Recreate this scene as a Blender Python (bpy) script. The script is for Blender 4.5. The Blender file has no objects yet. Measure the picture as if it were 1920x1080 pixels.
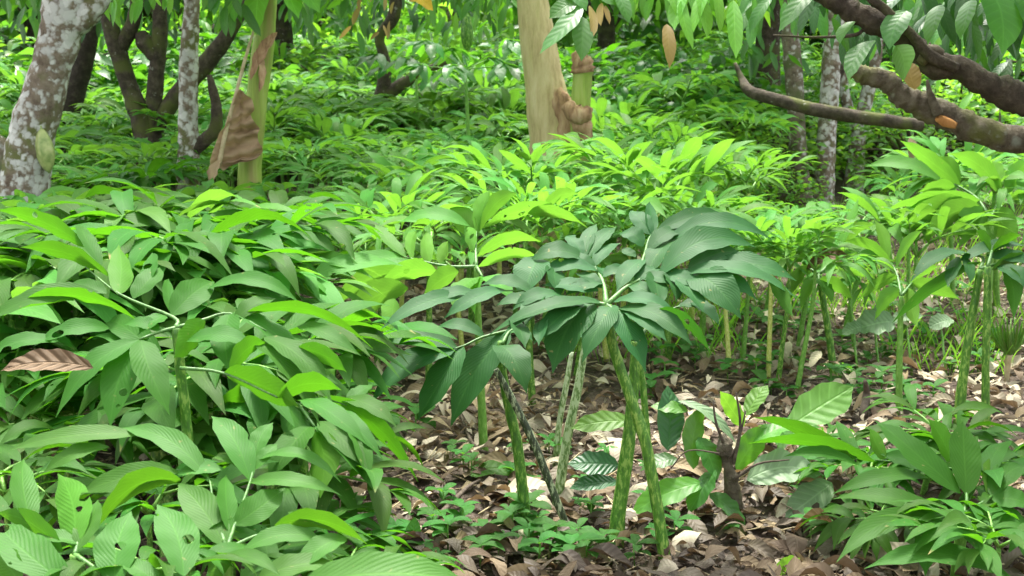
import bpy, math, random
from mathutils import Vector, Matrix, noise
random.seed(7)
R = math.radians
V = Vector
S = bpy.context.scene
COL = S.collection

# ------------------------------------------------------------------ camera
CAM_H, FPX = 1.3, 2637.0
PITCH = math.atan(480 / FPX)
cam = bpy.data.cameras.new('camera'); camo = bpy.data.objects.new('camera', cam)
COL.objects.link(camo); S.camera = camo
camo.location = (0, 0, CAM_H); camo.rotation_euler = (R(90) - PITCH, 0, 0)
cam.sensor_width = 36; cam.lens = 36 * FPX / 1920; cam.clip_end = 500; cam.clip_start = .05
cam.dof.use_dof = True; cam.dof.focus_distance = 3.4; cam.dof.aperture_fstop = 11

# ------------------------------------------------------------------ light
SUN_EL, SUN_AZ = 66, -6          # azimuth clockwise from +Y (the view direction)
w = bpy.data.worlds.new('World'); S.world = w; w.use_nodes = True
nt = w.node_tree
sky = nt.nodes.new('ShaderNodeTexSky'); sky.sky_type = 'NISHITA'; sky.sun_disc = False
sky.sun_elevation = R(SUN_EL); sky.sun_rotation = R(SUN_AZ); sky.air_density = 1.0; sky.dust_density = 4.0; sky.ozone_density = .6
ds = nt.nodes.new('ShaderNodeHueSaturation'); ds.inputs['Saturation'].default_value = .18; nt.links.new(sky.outputs[0], ds.inputs['Color'])   # thin high cloud: a whiter sky
nt.links.new(ds.outputs[0], nt.nodes['Background'].inputs[0]); nt.nodes['Background'].inputs[1].default_value = .15
sun = bpy.data.lights.new('sun', 'SUN'); suno = bpy.data.objects.new('sun', sun); COL.objects.link(suno)
sun.energy = 2.3; sun.angle = R(9); sun.color = (1, .96, .86)
sd = V((math.sin(R(SUN_AZ)) * math.cos(R(SUN_EL)), math.cos(R(SUN_AZ)) * math.cos(R(SUN_EL)), math.sin(R(SUN_EL))))
suno.rotation_euler = sd.to_track_quat('Z', 'Y').to_euler(); suno.location = (0, 0, 12)
S.view_settings.view_transform = 'Standard'; S.view_settings.look = 'None'
S.view_settings.exposure = 2.0; S.view_settings.gamma = 1.0
cy = S.cycles
cy.max_bounces = 7; cy.diffuse_bounces = 4; cy.glossy_bounces = 2; cy.transmission_bounces = 4; cy.transparent_max_bounces = 4
cy.use_denoising = True; cy.sample_clamp_indirect = 6; cy.caustics_reflective = False; cy.caustics_refractive = False

# ------------------------------------------------------------------ projection helpers
FW = V((0, math.cos(PITCH), -math.sin(PITCH))); UP = V((0, math.sin(PITCH), math.cos(PITCH))); CP = V((0, 0, CAM_H))
def ray(px, py): return FW + V((1, 0, 0)) * ((px - 960) / FPX) + UP * ((540 - py) / FPX)
def at(px, py, Y): d = ray(px, py); return CP + d * (Y / d.y)
def gnd(px, py, z=0): d = ray(px, py); return CP + d * ((z - CAM_H) / d.z)

# ------------------------------------------------------------------ materials
def mat(name):
    m = bpy.data.materials.new(name); m.use_nodes = True; t = m.node_tree
    return m, t, t.nodes, t.links, t.nodes['Principled BSDF']
def ramp(N, stops, interp='LINEAR'):
    r = N.new('ShaderNodeValToRGB'); e = r.color_ramp.elements; r.color_ramp.interpolation = interp
    while len(e) < len(stops): e.new(.5)
    for k, (p, c) in zip(e, stops): k.position = p; k.color = (*c, 1)
    return r
def math_(N, L, op, a, b=None, clamp=False):
    n = N.new('ShaderNodeMath'); n.operation = op; n.use_clamp = clamp
    for i, x in enumerate((a, b)):
        if x is None: continue
        if isinstance(x, (int, float)): n.inputs[i].default_value = x
        else: L.new(x, n.inputs[i])
    return n.outputs[0]
def mix(N, L, fac, a, b, mode='MIX'):
    n = N.new('ShaderNodeMix'); n.data_type = 'RGBA'; n.blend_type = mode
    for s, x in ((n.inputs['Factor'], fac), (n.inputs[6], a), (n.inputs[7], b)):
        if isinstance(x, (int, float)): s.default_value = x
        elif isinstance(x, tuple): s.default_value = (*x, 1)
        else: L.new(x, s)
    return n.outputs[2]
def leaf_mat(name, top, under, trans, tf=.35, rough=.42, spec=.5, veins=9, vein_c=.35, slant=.35, bump=.4, var=.25, tips=False, patch=None):
    m, t, N, L, P = mat(name)
    uv = N.new('ShaderNodeUVMap'); sp = N.new('ShaderNodeSeparateXYZ'); L.new(uv.outputs[0], sp.inputs[0])
    u = math_(N, L, 'ABSOLUTE', math_(N, L, 'SUBTRACT', sp.outputs[0], .5))           # 0 .. .5
    ph = math_(N, L, 'MULTIPLY', math_(N, L, 'SUBTRACT', sp.outputs[1], math_(N, L, 'MULTIPLY', u, slant)), veins * 2 * math.pi)
    wv = math_(N, L, 'SINE', ph)
    vn = math_(N, L, 'POWER', math_(N, L, 'MAXIMUM', wv, 0), 6)
    mid = math_(N, L, 'SUBTRACT', 1, math_(N, L, 'MULTIPLY', u, 22), True)
    vein = math_(N, L, 'MAXIMUM', math_(N, L, 'MULTIPLY', vn, .5), mid)
    g = N.new('ShaderNodeNewGeometry'); oi = N.new('ShaderNodeObjectInfo')
    tc = N.new('ShaderNodeTexCoord'); no = N.new('ShaderNodeTexNoise'); no.inputs['Scale'].default_value = 9; no.inputs['Detail'].default_value = 3
    L.new(tc.outputs['Object'], no.inputs['Vector'])
    base = mix(N, L, g.outputs['Backfacing'], top, under)
    base = mix(N, L, math_(N, L, 'MULTIPLY', vein, vein_c), base, tuple(min(1, c * 2.2 + .03) for c in under))
    hs = N.new('ShaderNodeHueSaturation'); L.new(base, hs.inputs['Color'])
    rr = math_(N, L, 'ADD', math_(N, L, 'MULTIPLY', g.outputs['Random Per Island'], .6), math_(N, L, 'MULTIPLY', oi.outputs['Random'], .4))
    L.new(math_(N, L, 'ADD', math_(N, L, 'MULTIPLY', rr, .05), .475), hs.inputs['Hue'])
    vv = math_(N, L, 'ADD', math_(N, L, 'MULTIPLY', rr, var * 2), 1 - var)
    vv = math_(N, L, 'MULTIPLY', vv, math_(N, L, 'ADD', math_(N, L, 'MULTIPLY', no.outputs[0], .5), .75))
    L.new(vv, hs.inputs['Value'])
    colr = hs.outputs[0]
    if tips:   # specks and browned tips on some of the leaves
        n5 = N.new('ShaderNodeTexNoise'); n5.inputs['Scale'].default_value = 60; n5.inputs['Detail'].default_value = 2; L.new(tc.outputs['Object'], n5.inputs['Vector'])
        sk = math_(N, L, 'MULTIPLY', math_(N, L, 'SUBTRACT', n5.outputs[0], .70), 14, True)
        sel = math_(N, L, 'MULTIPLY', math_(N, L, 'SUBTRACT', g.outputs['Random Per Island'], .88), 20, True)
        tp = math_(N, L, 'MULTIPLY', math_(N, L, 'SUBTRACT', math_(N, L, 'ADD', sp.outputs[1], math_(N, L, 'MULTIPLY', n5.outputs[0], .15)), .98), 18, True)
        colr = mix(N, L, math_(N, L, 'MAXIMUM', math_(N, L, 'MULTIPLY', sk, .6), math_(N, L, 'MULTIPLY', tp, sel)), colr, (.30, .26, .10))
    if patch:
        n2 = N.new('ShaderNodeTexNoise'); n2.inputs['Scale'].default_value = 6; L.new(tc.outputs['Object'], n2.inputs['Vector'])
        colr = mix(N, L, math_(N, L, 'MULTIPLY', math_(N, L, 'SUBTRACT', n2.outputs[0], .52), 9, True), colr, patch)
    L.new(colr, P.inputs['Base Color']); P.inputs['Roughness'].default_value = rough; P.inputs['Specular IOR Level'].default_value = spec
    b = N.new('ShaderNodeBump'); b.inputs['Strength'].default_value = bump; b.inputs['Distance'].default_value = .004
    h = math_(N, L, 'SUBTRACT', math_(N, L, 'MULTIPLY', wv, -.5), math_(N, L, 'MULTIPLY', mid, 1.2))
    L.new(h, b.inputs['Height']); L.new(b.outputs[0], P.inputs['Normal'])
    tr = N.new('ShaderNodeBsdfTranslucent'); tcx = mix(N, L, math_(N, L, 'MULTIPLY', vein, .3), trans, tuple(min(1, c * 1.5) for c in trans))
    h2 = N.new('ShaderNodeHueSaturation'); L.new(tcx, h2.inputs['Color']); L.new(vv, h2.inputs['Value']); L.new(h2.outputs[0], tr.inputs['Color'])
    ms = N.new('ShaderNodeMixShader'); ms.inputs[0].default_value = tf
    L.new(P.outputs[0], ms.inputs[1]); L.new(tr.outputs[0], ms.inputs[2]); out = ms.outputs[0]
    if tips:   # insect holes in a few leaflets
        vo = N.new('ShaderNodeTexVoronoi'); vo.inputs['Scale'].default_value = 24; L.new(tc.outputs['Object'], vo.inputs['Vector'])
        vs_ = N.new('ShaderNodeSeparateColor'); L.new(vo.outputs['Color'], vs_.inputs[0])
        hole = math_(N, L, 'LESS_THAN', math_(N, L, 'ADD', vo.outputs['Distance'], math_(N, L, 'MULTIPLY', n5.outputs[0], .2)), math_(N, L, 'MULTIPLY', vs_.outputs[0], .42))
        hole = math_(N, L, 'MULTIPLY', hole, math_(N, L, 'GREATER_THAN', g.outputs['Random Per Island'] if False else oi.outputs['Random'], .84))
        ts = N.new('ShaderNodeBsdfTransparent'); m2 = N.new('ShaderNodeMixShader'); L.new(hole, m2.inputs[0]); L.new(out, m2.inputs[1]); L.new(ts.outputs[0], m2.inputs[2]); out = m2.outputs[0]
    L.new(out, N['Material Output'].inputs['Surface'])
    return m
M = {}
M['yam'] = leaf_mat('yam leaf', (.037, .120, .014), (.070, .185, .018), (.11, .36, .010), .34, .55, .12, veins=14, vein_c=.10, slant=.6, bump=.10, var=.30, tips=True)
M['yam_dark'] = leaf_mat('yam leaf shaded deep green', (.022, .090, .022), (.050, .15, .020), (.07, .27, .010), .24, .52, .14, veins=17, vein_c=.12, slant=.7, bump=.14, var=.22, tips=True)  # darker copy of the yam leaf: the central crown's soft shade painted in
M['yam_bright'] = leaf_mat('yam leaf sunlit yellow green', (.078, .225, .034), (.12, .28, .04), (.19, .45, .035), .40, .55, .14, veins=13, vein_c=.10, slant=.55, bump=.10, var=.30, tips=True)  # lighter copy of the yam leaf: mid-field sun and backlight put into the colour
M['yam_mid'] = leaf_mat('yam leaf young', (.050, .145, .020), (.080, .21, .020), (.13, .37, .012), .32, .52, .14, veins=15, vein_c=.14, slant=.6, bump=.11, var=.2, tips=True)
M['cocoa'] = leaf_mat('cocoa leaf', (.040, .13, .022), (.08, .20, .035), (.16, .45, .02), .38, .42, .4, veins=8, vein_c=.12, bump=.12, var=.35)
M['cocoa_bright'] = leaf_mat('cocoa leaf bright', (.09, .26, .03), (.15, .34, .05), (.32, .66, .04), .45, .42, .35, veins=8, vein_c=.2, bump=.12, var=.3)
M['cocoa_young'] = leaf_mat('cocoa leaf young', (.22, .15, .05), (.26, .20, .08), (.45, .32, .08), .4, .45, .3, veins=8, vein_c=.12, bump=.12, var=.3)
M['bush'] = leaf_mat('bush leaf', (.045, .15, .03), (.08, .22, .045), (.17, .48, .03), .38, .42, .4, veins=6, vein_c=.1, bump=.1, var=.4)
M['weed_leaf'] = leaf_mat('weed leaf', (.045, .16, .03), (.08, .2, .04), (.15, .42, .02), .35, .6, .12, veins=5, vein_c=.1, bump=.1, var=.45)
M['cocoa_dark'] = leaf_mat('shaded cocoa leaf', (.018, .065, .014), (.04, .11, .02), (.07, .24, .01), .26, .42, .3, veins=8, vein_c=.12, bump=.12, var=.4)  # darker copy of the cocoa leaf: canopy shade put into the colour
M['pale_leaf'] = leaf_mat('pale green leaf', (.17, .27, .14), (.19, .30, .15), (.2, .35, .1), .25, .5, .3, veins=8, vein_c=.3, bump=.3, var=.15)
M['lime_leaf'] = leaf_mat('lime leaf', (.10, .22, .035), (.13, .27, .05), (.22, .45, .05), .35, .5, .3, veins=7, vein_c=.3, bump=.3, var=.15)
M['deep_leaf'] = leaf_mat('deep green leaf', (.02, .10, .028), (.05, .14, .03), (.08, .28, .02), .25, .42, .45, veins=9, vein_c=.12, bump=.4, var=.1)
M['dry'] = leaf_mat('dry leaf', (.20, .150, .092), (.27, .21, .14), (.3, .18, .08), .12, .7, .2, veins=8, vein_c=.08, bump=.25, var=.85)
M['dry_pale'] = leaf_mat('bleached dry leaf', (.42, .37, .27), (.50, .45, .35), (.4, .3, .2), .1, .7, .2, veins=8, vein_c=.08, bump=.25, var=.5)
M['dry_dark'] = leaf_mat('dark rotting leaf', (.10, .078, .055), (.15, .12, .09), (.2, .12, .05), .1, .6, .3, veins=8, vein_c=.08, bump=.25, var=.7)
M['dry_brown'] = leaf_mat('brown dry leaf', (.12, .075, .042), (.22, .145, .09), (.3, .15, .06), .12, .65, .25, veins=7, vein_c=.5, bump=.7, var=.15)
M['banana_dry'] = leaf_mat('dry banana leaf', (.38, .28, .17), (.38, .28, .17), (.5, .35, .18), .2, .7, .2, veins=16, slant=.1, vein_c=.08, bump=.3, var=.1, patch=(.16, .10, .06))
M['yellow_leaf'] = leaf_mat('yellow leaf', (.55, .33, .03), (.6, .38, .05), (.8, .5, .03), .4, .5, .3, veins=14, slant=.1, vein_c=.1, bump=.2, var=.1, patch=(.12, .06, .02))

def bark_mat(name, cols, lich, amt, scale=16, moss=None, rough=.85, stretch=1, bump=.6):
    m, t, N, L, P = mat(name)
    tc = N.new('ShaderNodeTexCoord'); mp = N.new('ShaderNodeMapping'); mp.inputs['Scale'].default_value = (1, 1, stretch); L.new(tc.outputs['Object'], mp.inputs[0])
    n1 = N.new('ShaderNodeTexNoise'); n1.inputs['Scale'].default_value = 22; n1.inputs['Detail'].default_value = 8; n1.inputs['Roughness'].default_value = .7; L.new(mp.outputs[0], n1.inputs[0])
    r1 = ramp(N, [(.3, cols[0]), (.5, cols[1]), (.72, cols[2])]); L.new(n1.outputs[0], r1.inputs[0])
    c = r1.outputs[0]
    if moss:
        n3 = N.new('ShaderNodeTexNoise'); n3.inputs['Scale'].default_value = 7; n3.inputs['Detail'].default_value = 5; L.new(mp.outputs[0], n3.inputs[0])
        c = mix(N, L, math_(N, L, 'MULTIPLY', math_(N, L, 'SUBTRACT', n3.outputs[0], .5), 7, True), c, moss)
    if lich:
        v = N.new('ShaderNodeTexVoronoi'); v.inputs['Scale'].default_value = scale; v.inputs['Randomness'].default_value = 1
        n2 = N.new('ShaderNodeTexNoise'); n2.inputs['Scale'].default_value = scale * .8; n2.inputs['Detail'].default_value = 6; L.new(mp.outputs[0], n2.inputs[0])
        wv = N.new('ShaderNodeVectorMath'); wv.operation = 'MULTIPLY_ADD'; L.new(n2.outputs[1], wv.inputs[0]); wv.inputs[1].default_value = (.075,) * 3; L.new(mp.outputs[0], wv.inputs[2])
        L.new(wv.outputs[0], v.inputs['Vector'])
        n4 = N.new('ShaderNodeTexNoise'); n4.inputs['Scale'].default_value = 4; n4.inputs['Detail'].default_value = 4; L.new(mp.outputs[0], n4.inputs[0])
        f = math_(N, L, 'ADD', math_(N, L, 'MULTIPLY', n2.outputs[0], 1.0), math_(N, L, 'MULTIPLY', n4.outputs[0], .9))
        f = math_(N, L, 'SUBTRACT', f, math_(N, L, 'MULTIPLY', v.outputs[0], .55))
        f = math_(N, L, 'MULTIPLY', math_(N, L, 'SUBTRACT', f, amt), 5, True)
        sepc = N.new('ShaderNodeSeparateColor'); L.new(v.outputs['Color'], sepc.inputs[0])
        lc = mix(N, L, sepc.outputs[0], lich, tuple(x * .72 for x in lich))
        c = mix(N, L, f, c, lc)
    L.new(c, P.inputs['Base Color']); P.inputs['Roughness'].default_value = rough; P.inputs['Specular IOR Level'].default_value = .25
    b = N.new('ShaderNodeBump'); b.inputs['Strength'].default_value = bump; b.inputs['Distance'].default_value = .02; L.new(n1.outputs[0], b.inputs['Height']); L.new(b.outputs[0], P.inputs['Normal'])
    return m
M['bark_lichen'] = bark_mat('lichen bark', ((.09, .065, .045), (.19, .15, .11), (.30, .25, .19)), (.60, .60, .56), .60, 27, moss=(.13, .14, .05))
M['bark_half'] = bark_mat('grey bark', ((.07, .055, .04), (.16, .13, .095), (.25, .21, .16)), (.46, .46, .42), .76, 27, moss=(.10, .12, .05))
M['bark_dark'] = bark_mat('dark mossy bark', ((.025, .02, .014), (.06, .048, .034), (.13, .105, .08)), (.36, .35, .30), .92, 30, moss=(.09, .10, .03))
M['limb'] = bark_mat('mossy grey limb bark', ((.05, .04, .028), (.14, .115, .08), (.27, .24, .18)), (.40, .42, .33), .90, 24, moss=(.16, .17, .05), bump=1.2)
M['limb_dark'] = bark_mat('dark limb bark', ((.025, .018, .012), (.065, .05, .034), (.15, .12, .08)), (.26, .27, .18), .98, 26, moss=(.08, .085, .03), bump=1.2)
M['bark_black'] = bark_mat('dark bark', ((.02, .016, .012), (.04, .03, .024), (.08, .065, .05)), None, 0)
M['cut_wood'] = bark_mat('fresh cut wood', ((.35, .15, .05), (.5, .24, .08), (.6, .34, .14)), None, 0, stretch=.3)
M['banana_pale'] = bark_mat('pale banana stem', ((.34, .25, .11), (.58, .47, .25), (.70, .60, .37)), (.36, .27, .15), 1.0, 9, rough=.6, stretch=.16, bump=.8, moss=(.47, .44, .17))
M['banana_green'] = bark_mat('green banana stem', ((.18, .26, .05), (.30, .42, .08), (.42, .46, .16)), None, 0, rough=.5, stretch=.08, bump=.3, moss=(.30, .22, .10))
M['banana_rot'] = bark_mat('rotten banana sheath', ((.14, .07, .04), (.36, .22, .12), (.55, .40, .25)), None, 0, rough=.7, stretch=.2)
M['twig'] = bark_mat('twig', ((.05, .035, .025), (.11, .085, .065), (.2, .16, .13)), None, 0)
M['straw'] = bark_mat('straw', ((.35, .28, .15), (.5, .42, .25), (.6, .52, .35)), None, 0)
def stem_mat(name, a, b, c, amt=.5, scale=26):
    m, t, N, L, P = mat(name)
    tc = N.new('ShaderNodeTexCoord'); mp = N.new('ShaderNodeMapping'); mp.inputs['Scale'].default_value = (1.6, 1.6, .55); L.new(tc.outputs['Object'], mp.inputs[0])
    n = N.new('ShaderNodeTexNoise'); n.inputs['Scale'].default_value = scale * 2.6; n.inputs['Detail'].default_value = 5; n.inputs['Roughness'].default_value = .65; L.new(mp.outputs[0], n.inputs[0])
    r = ramp(N, [(.36, a), (amt, b), (amt + .06, c)]); L.new(n.outputs[0], r.inputs[0])
    L.new(r.outputs[0], P.inputs['Base Color']); P.inputs['Roughness'].default_value = .5
    bm = N.new('ShaderNodeBump'); bm.inputs['Strength'].default_value = .5; bm.inputs['Distance'].default_value = .004; L.new(n.outputs[0], bm.inputs['Height']); L.new(bm.outputs[0], P.inputs['Normal'])
    return m
M['stem'] = stem_mat('yam stem', (.045, .14, .015), (.09, .25, .02), (.26, .42, .08), .52)
M['rachis'] = stem_mat('leaf rib', (.04, .12, .02), (.06, .17, .025), (.09, .22, .04), .5)
M['stem_dark'] = stem_mat('dark mottled stem', (.02, .03, .015), (.05, .07, .03), (.38, .44, .26), .53)
M['stem_pale'] = stem_mat('pale mottled stem', (.07, .14, .04), (.20, .32, .10), (.50, .60, .36), .47)
M['stem_young'] = stem_mat('smooth green stem', (.10, .26, .03), (.16, .36, .05), (.24, .44, .10), .55)
M['stem_yellow'] = stem_mat('yellow stem', (.40, .48, .08), (.55, .60, .14), (.65, .68, .25), .5)
m, t, N, L, P = mat('cocoa pod'); M['pod'] = m
tc = N.new('ShaderNodeTexCoord'); n = N.new('ShaderNodeTexNoise'); n.inputs['Scale'].default_value = 25; n.inputs['Detail'].default_value = 5; L.new(tc.outputs['Object'], n.inputs[0])
r = ramp(N, [(.35, (.20, .28, .08)), (.55, (.38, .44, .16)), (.7, (.48, .50, .24))]); L.new(n.outputs[0], r.inputs[0]); L.new(r.outputs[0], P.inputs['Base Color']); P.inputs['Roughness'].default_value = .5
m, t, N, L, P = mat('soil'); M['soil'] = m
tc = N.new('ShaderNodeTexCoord'); n = N.new('ShaderNodeTexNoise'); n.inputs['Scale'].default_value = 3; n.inputs['Detail'].default_value = 12; n.inputs['Roughness'].default_value = .75; L.new(tc.outputs['Object'], n.inputs[0])
n2 = N.new('ShaderNodeTexNoise'); n2.inputs['Scale'].default_value = 45; n2.inputs['Detail'].default_value = 6; L.new(tc.outputs['Object'], n2.inputs[0])
r = ramp(N, [(.3, (.035, .025, .018)), (.5, (.085, .065, .05)), (.7, (.18, .145, .115))]); L.new(math_(N, L, 'ADD', math_(N, L, 'MULTIPLY', n.outputs[0], .5), math_(N, L, 'MULTIPLY', n2.outputs[0], .5)), r.inputs[0])
L.new(r.outputs[0], P.inputs['Base Color']); P.inputs['Roughness'].default_value = .95; P.inputs['Specular IOR Level'].default_value = .2
b = N.new('ShaderNodeBump'); b.inputs['Distance'].default_value = .03; L.new(n2.outputs[0], b.inputs['Height']); L.new(b.outputs[0], P.inputs['Normal'])

# ------------------------------------------------------------------ mesh building
class MB:
    def __init__(s): s.v = []; s.f = []; s.uv = []; s.mi = []
    def add(s, vs, fs, uvs=None, mi=0):
        o = len(s.v); s.v.extend(vs)
        for f in fs:
            s.f.append([i + o for i in f]); s.mi.append(mi)
            s.uv.extend([uvs[i] for i in f] if uvs else [(0, 0)] * len(f))
    def mesh(s, name, mats, org=V((0, 0, 0)), smooth=True):
        me = bpy.data.meshes.new(name); me.from_pydata([tuple(V(p) - org) for p in s.v], [], s.f)
        for m_ in (mats if isinstance(mats, (list, tuple)) else [mats]): me.materials.append(M[m_])
        ul = me.uv_layers.new(name='UVMap'); flat = [c for p in s.uv for c in p]; ul.data.foreach_set('uv', flat)
        me.polygons.foreach_set('material_index', s.mi)
        me.polygons.foreach_set('use_smooth', [smooth] * len(s.f)); me.update()
        return me
    def build(s, name, mats, parent=None, org=None, smooth=True):
        """the mesh keeps world coordinates; org is the object's origin in world space"""
        if org is None: org = parent['_o'] if parent is not None and '_o' in parent.keys() else (0, 0, 0)
        org = V(org); o = bpy.data.objects.new(name, s.mesh(name, mats, org, smooth)); COL.objects.link(o)
        if parent is not None:
            o.parent = parent; o.location = org - V(parent['_o'])
        else: o.location = org
        o['_o'] = list(org)
        return o
def tag(o, label=None, cat=None, group=None, kind=None):
    if label: o['label'] = label
    if cat: o['category'] = cat
    if group: o['group'] = group
    if kind: o['kind'] = kind
    return o
def empty(name, loc, label=None, cat=None, group=None):
    o = bpy.data.objects.new(name, None); COL.objects.link(o); o.location = loc; o.empty_display_size = .05; o['_o'] = list(loc)
    return tag(o, label, cat, group)
def cop(o, parent=None):
    c = o.copy(); COL.objects.link(c); c.parent = parent
    for ch in o.children: cop(ch, c)
    return c

def leaf(mb, base, tip, n, W, arch=.12, ns=9, nu=4, fold=.18, wave=.0, shape='yam', mi=0, sag=0, rng=random):
    base = V(base); tip = V(tip); ax = tip - base; L = ax.length
    if L < 1e-5: return
    a = ax / L; n = V(n); n = (n - a * n.dot(a)); n = n.normalized() if n.length > 1e-4 else a.orthogonal().normalized()
    ctrl = (base + tip) / 2 + (V((0, 0, 1)) * .6 + n * .4) * arch * 2 * L
    vs = []; uvs = []; fs = []; ph = rng.random() * 6
    side = a.cross(n).normalized()
    curl = rng.uniform(-.08, .08); tw = rng.uniform(-.55, .55); droop = rng.uniform(0, .05) * L
    for i in range(ns + 1):
        t = i / ns
        p = base * (1 - t) ** 2 + ctrl * 2 * t * (1 - t) + tip * t * t
        d = ((ctrl - base) * (1 - t) + (tip - ctrl) * t).normalized()
        p = p + side * (math.sin(t * math.pi) * curl * L)
        p = p - V((0, 0, 1)) * (droop * t ** 3)
        nn = side.cross(d).normalized(); sd = side * math.cos(tw * (t - .4)) + nn * math.sin(tw * (t - .4)); nn = sd.cross(d).normalized()
        if shape == 'yam':
            wd = .06 + .94 * (math.sin(math.pi * min(1, t ** .85)) ** .8) if t < .8 else None
            if wd is None:
                w8 = .06 + .94 * (math.sin(math.pi * .8 ** .85) ** .8); q = (1 - t) / .2; wd = w8 * (.45 * q + .55 * q * q)
        elif shape == 'cocoa':
            wd = math.sin(math.pi * t ** .95) ** .62 if t < .86 else (math.sin(math.pi * .86 ** .95) ** .62) * (((1 - t) / .14) ** 1.4)
        elif shape == 'round': wd = math.sin(math.pi * min(1, max(0, t))) ** .5
        else: wd = math.sin(math.pi * t) ** .7
        hw = W / 2 * max(wd, .012)
        for j in range(nu + 1):
            u = j / nu * 2 - 1
            z = fold * abs(u) ** 1.3 * hw + wave * hw * math.sin(t * (22 if ns > 8 else 8) + ph + (2 if u > 0 else 0)) * abs(u) ** 2
            ee = 1 + (.04 * math.sin(t * 60 + ph) if abs(u) == 1 else 0)
            vs.append(p + sd * (u * hw * ee) + nn * z); uvs.append(((u + 1) / 2, t))
    k = nu + 1
    for i in range(ns):
        for j in range(nu):
            a0 = i * k + j; fs.append((a0, a0 + k, a0 + k + 1, a0 + 1) if True else None)
    mb.add(vs, [tuple(reversed(f)) for f in fs] if FLIP else fs, uvs, mi)
FLIP = False
# orientation test: make face normals agree with n
_t = MB(); leaf(_t, (0, 0, 0), (0, 1, 0), (0, 0, 1), .3, 0, 2, 2)
_a, _b, _c = [V(_t.v[i]) for i in _t.f[0][:3]]
FLIP = (_b - _a).cross(_c - _a).z < 0

def cat(p, m=6):
    """Catmull-Rom through points (tuples of any length)"""
    p = [list(x) for x in p]; q = [[2 * a - b for a, b in zip(p[0], p[1])]] + p + [[2 * a - b for a, b in zip(p[-1], p[-2])]]; out = []
    for i in range(1, len(q) - 2):
        for s in range(m):
            t = s / m
            out.append([.5 * (2 * b + (c - a) * t + (2 * a - 5 * b + 4 * c - d) * t * t + (3 * b - a - 3 * c + d) * t ** 3) for a, b, c, d in zip(q[i - 1], q[i], q[i + 1], q[i + 2])])
    out.append(p[-1]); return out
def tube(mb, pts, seg=8, rough=0, m=5, cap=True, mi=0, fine=None, ridge=0):
    """pts: (x, y, z, r)"""
    c = cat(pts, m) if len(pts) > 1 and m > 1 else pts
    vs = []; fs = []; uvs = []; prev = None
    for i, q in enumerate(c):
        p = V(q[:3]); r = max(q[3], .0004)
        d = (V(c[min(i + 1, len(c) - 1)][:3]) - V(c[max(i - 1, 0)][:3])).normalized()
        x = d.orthogonal().normalized() if prev is None else (prev - d * prev.dot(d)).normalized()
        prev = x; y = d.cross(x)
        for j in range(seg):
            a = 2 * math.pi * j / seg
            rr = r
            if rough:
                e = p + (x * math.cos(a) + y * math.sin(a)) * r
                rr = r * (1 + rough * (noise.noise(e * (.5 / max(r, .02))) * 1.0 + .5 * noise.noise(e * (1.7 / max(r, .02)))))
            if ridge: rr *= 1 + ridge * math.cos(a * 5)
            vs.append(p + (x * math.cos(a) + y * math.sin(a)) * rr); uvs.append((j / seg, i / len(c)))
    n = len(c)
    for i in range(n - 1):
        for j in range(seg):
            k = (j + 1) % seg; fs.append((i * seg + j, i * seg + k, (i + 1) * seg + k, (i + 1) * seg + j))
    if cap: fs.append(tuple(reversed(range(seg)))); fs.append(tuple((n - 1) * seg + j for j in range(seg)))
    mb.add(vs, fs, uvs, mi)
def pxpath(lst, Y):
    """list of (px, py, width_px[, dY])"""
    out = []
    for e in lst:
        YY = Y + (e[3] if len(e) > 3 else 0); p = at(e[0], e[1], YY); out.append((p.x, p.y, p.z, e[2] / 2 * YY / FPX))
    return out

# ------------------------------------------------------------------ ground
def gz(x, y): return .035 * noise.noise(V((x * .9, y * .9, 0))) + .012 * noise.noise(V((x * 5, y * 5, 3)))
mb = MB(); xs = [-60, -30, -15, -9] + [-6 + .12 * i for i in range(101)] + [9, 15, 30, 60]; ys = [-10, 0, 1.5] + [2.4 + .12 * i for i in range(90)] + [14, 16, 19, 24, 32, 45, 80]
vs = [(x, y, gz(x, y)) for y in ys for x in xs]; k = len(xs)
mb.add(vs, [(i * k + j, i * k + j + 1, (i + 1) * k + j + 1, (i + 1) * k + j) for i in range(len(ys) - 1) for j in range(k - 1)])
tag(mb.build('ground', 'soil'), kind='structure')
def hills():
    mb = MB(); n = 60; vs = []; 
    for i in range(n + 1):
        a = R(-75 + 150 * i / n)
        for j in range(5):
            rr = 62 + j * 9; h = [0, 5, 9, 12, 13][j] * (1 + .25 * noise.noise(V((i * .3, j, 1))))
            vs.append((rr * math.sin(a), rr * math.cos(a), -.3 + h))
    mb.add(vs, [(i * 5 + j, i * 5 + j + 1, (i + 1) * 5 + j + 1, (i + 1) * 5 + j) for i in range(n) for j in range(4)])
    return mb
m, t, N, L, P = mat('far woods'); M['far_woods'] = m
tc = N.new('ShaderNodeTexCoord'); n = N.new('ShaderNodeTexNoise'); n.inputs['Scale'].default_value = 1.1; n.inputs['Detail'].default_value = 10; n.inputs['Roughness'].default_value = .8; L.new(tc.outputs['Object'], n.inputs[0])
r = ramp(N, [(.35, (.01, .025, .01)), (.55, (.04, .10, .03)), (.7, (.10, .2, .06))]); L.new(n.outputs[0], r.inputs[0]); L.new(r.outputs[0], P.inputs['Base Color']); P.inputs['Roughness'].default_value = .9
tag(hills().build('hills', 'far_woods'), kind='structure')

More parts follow.
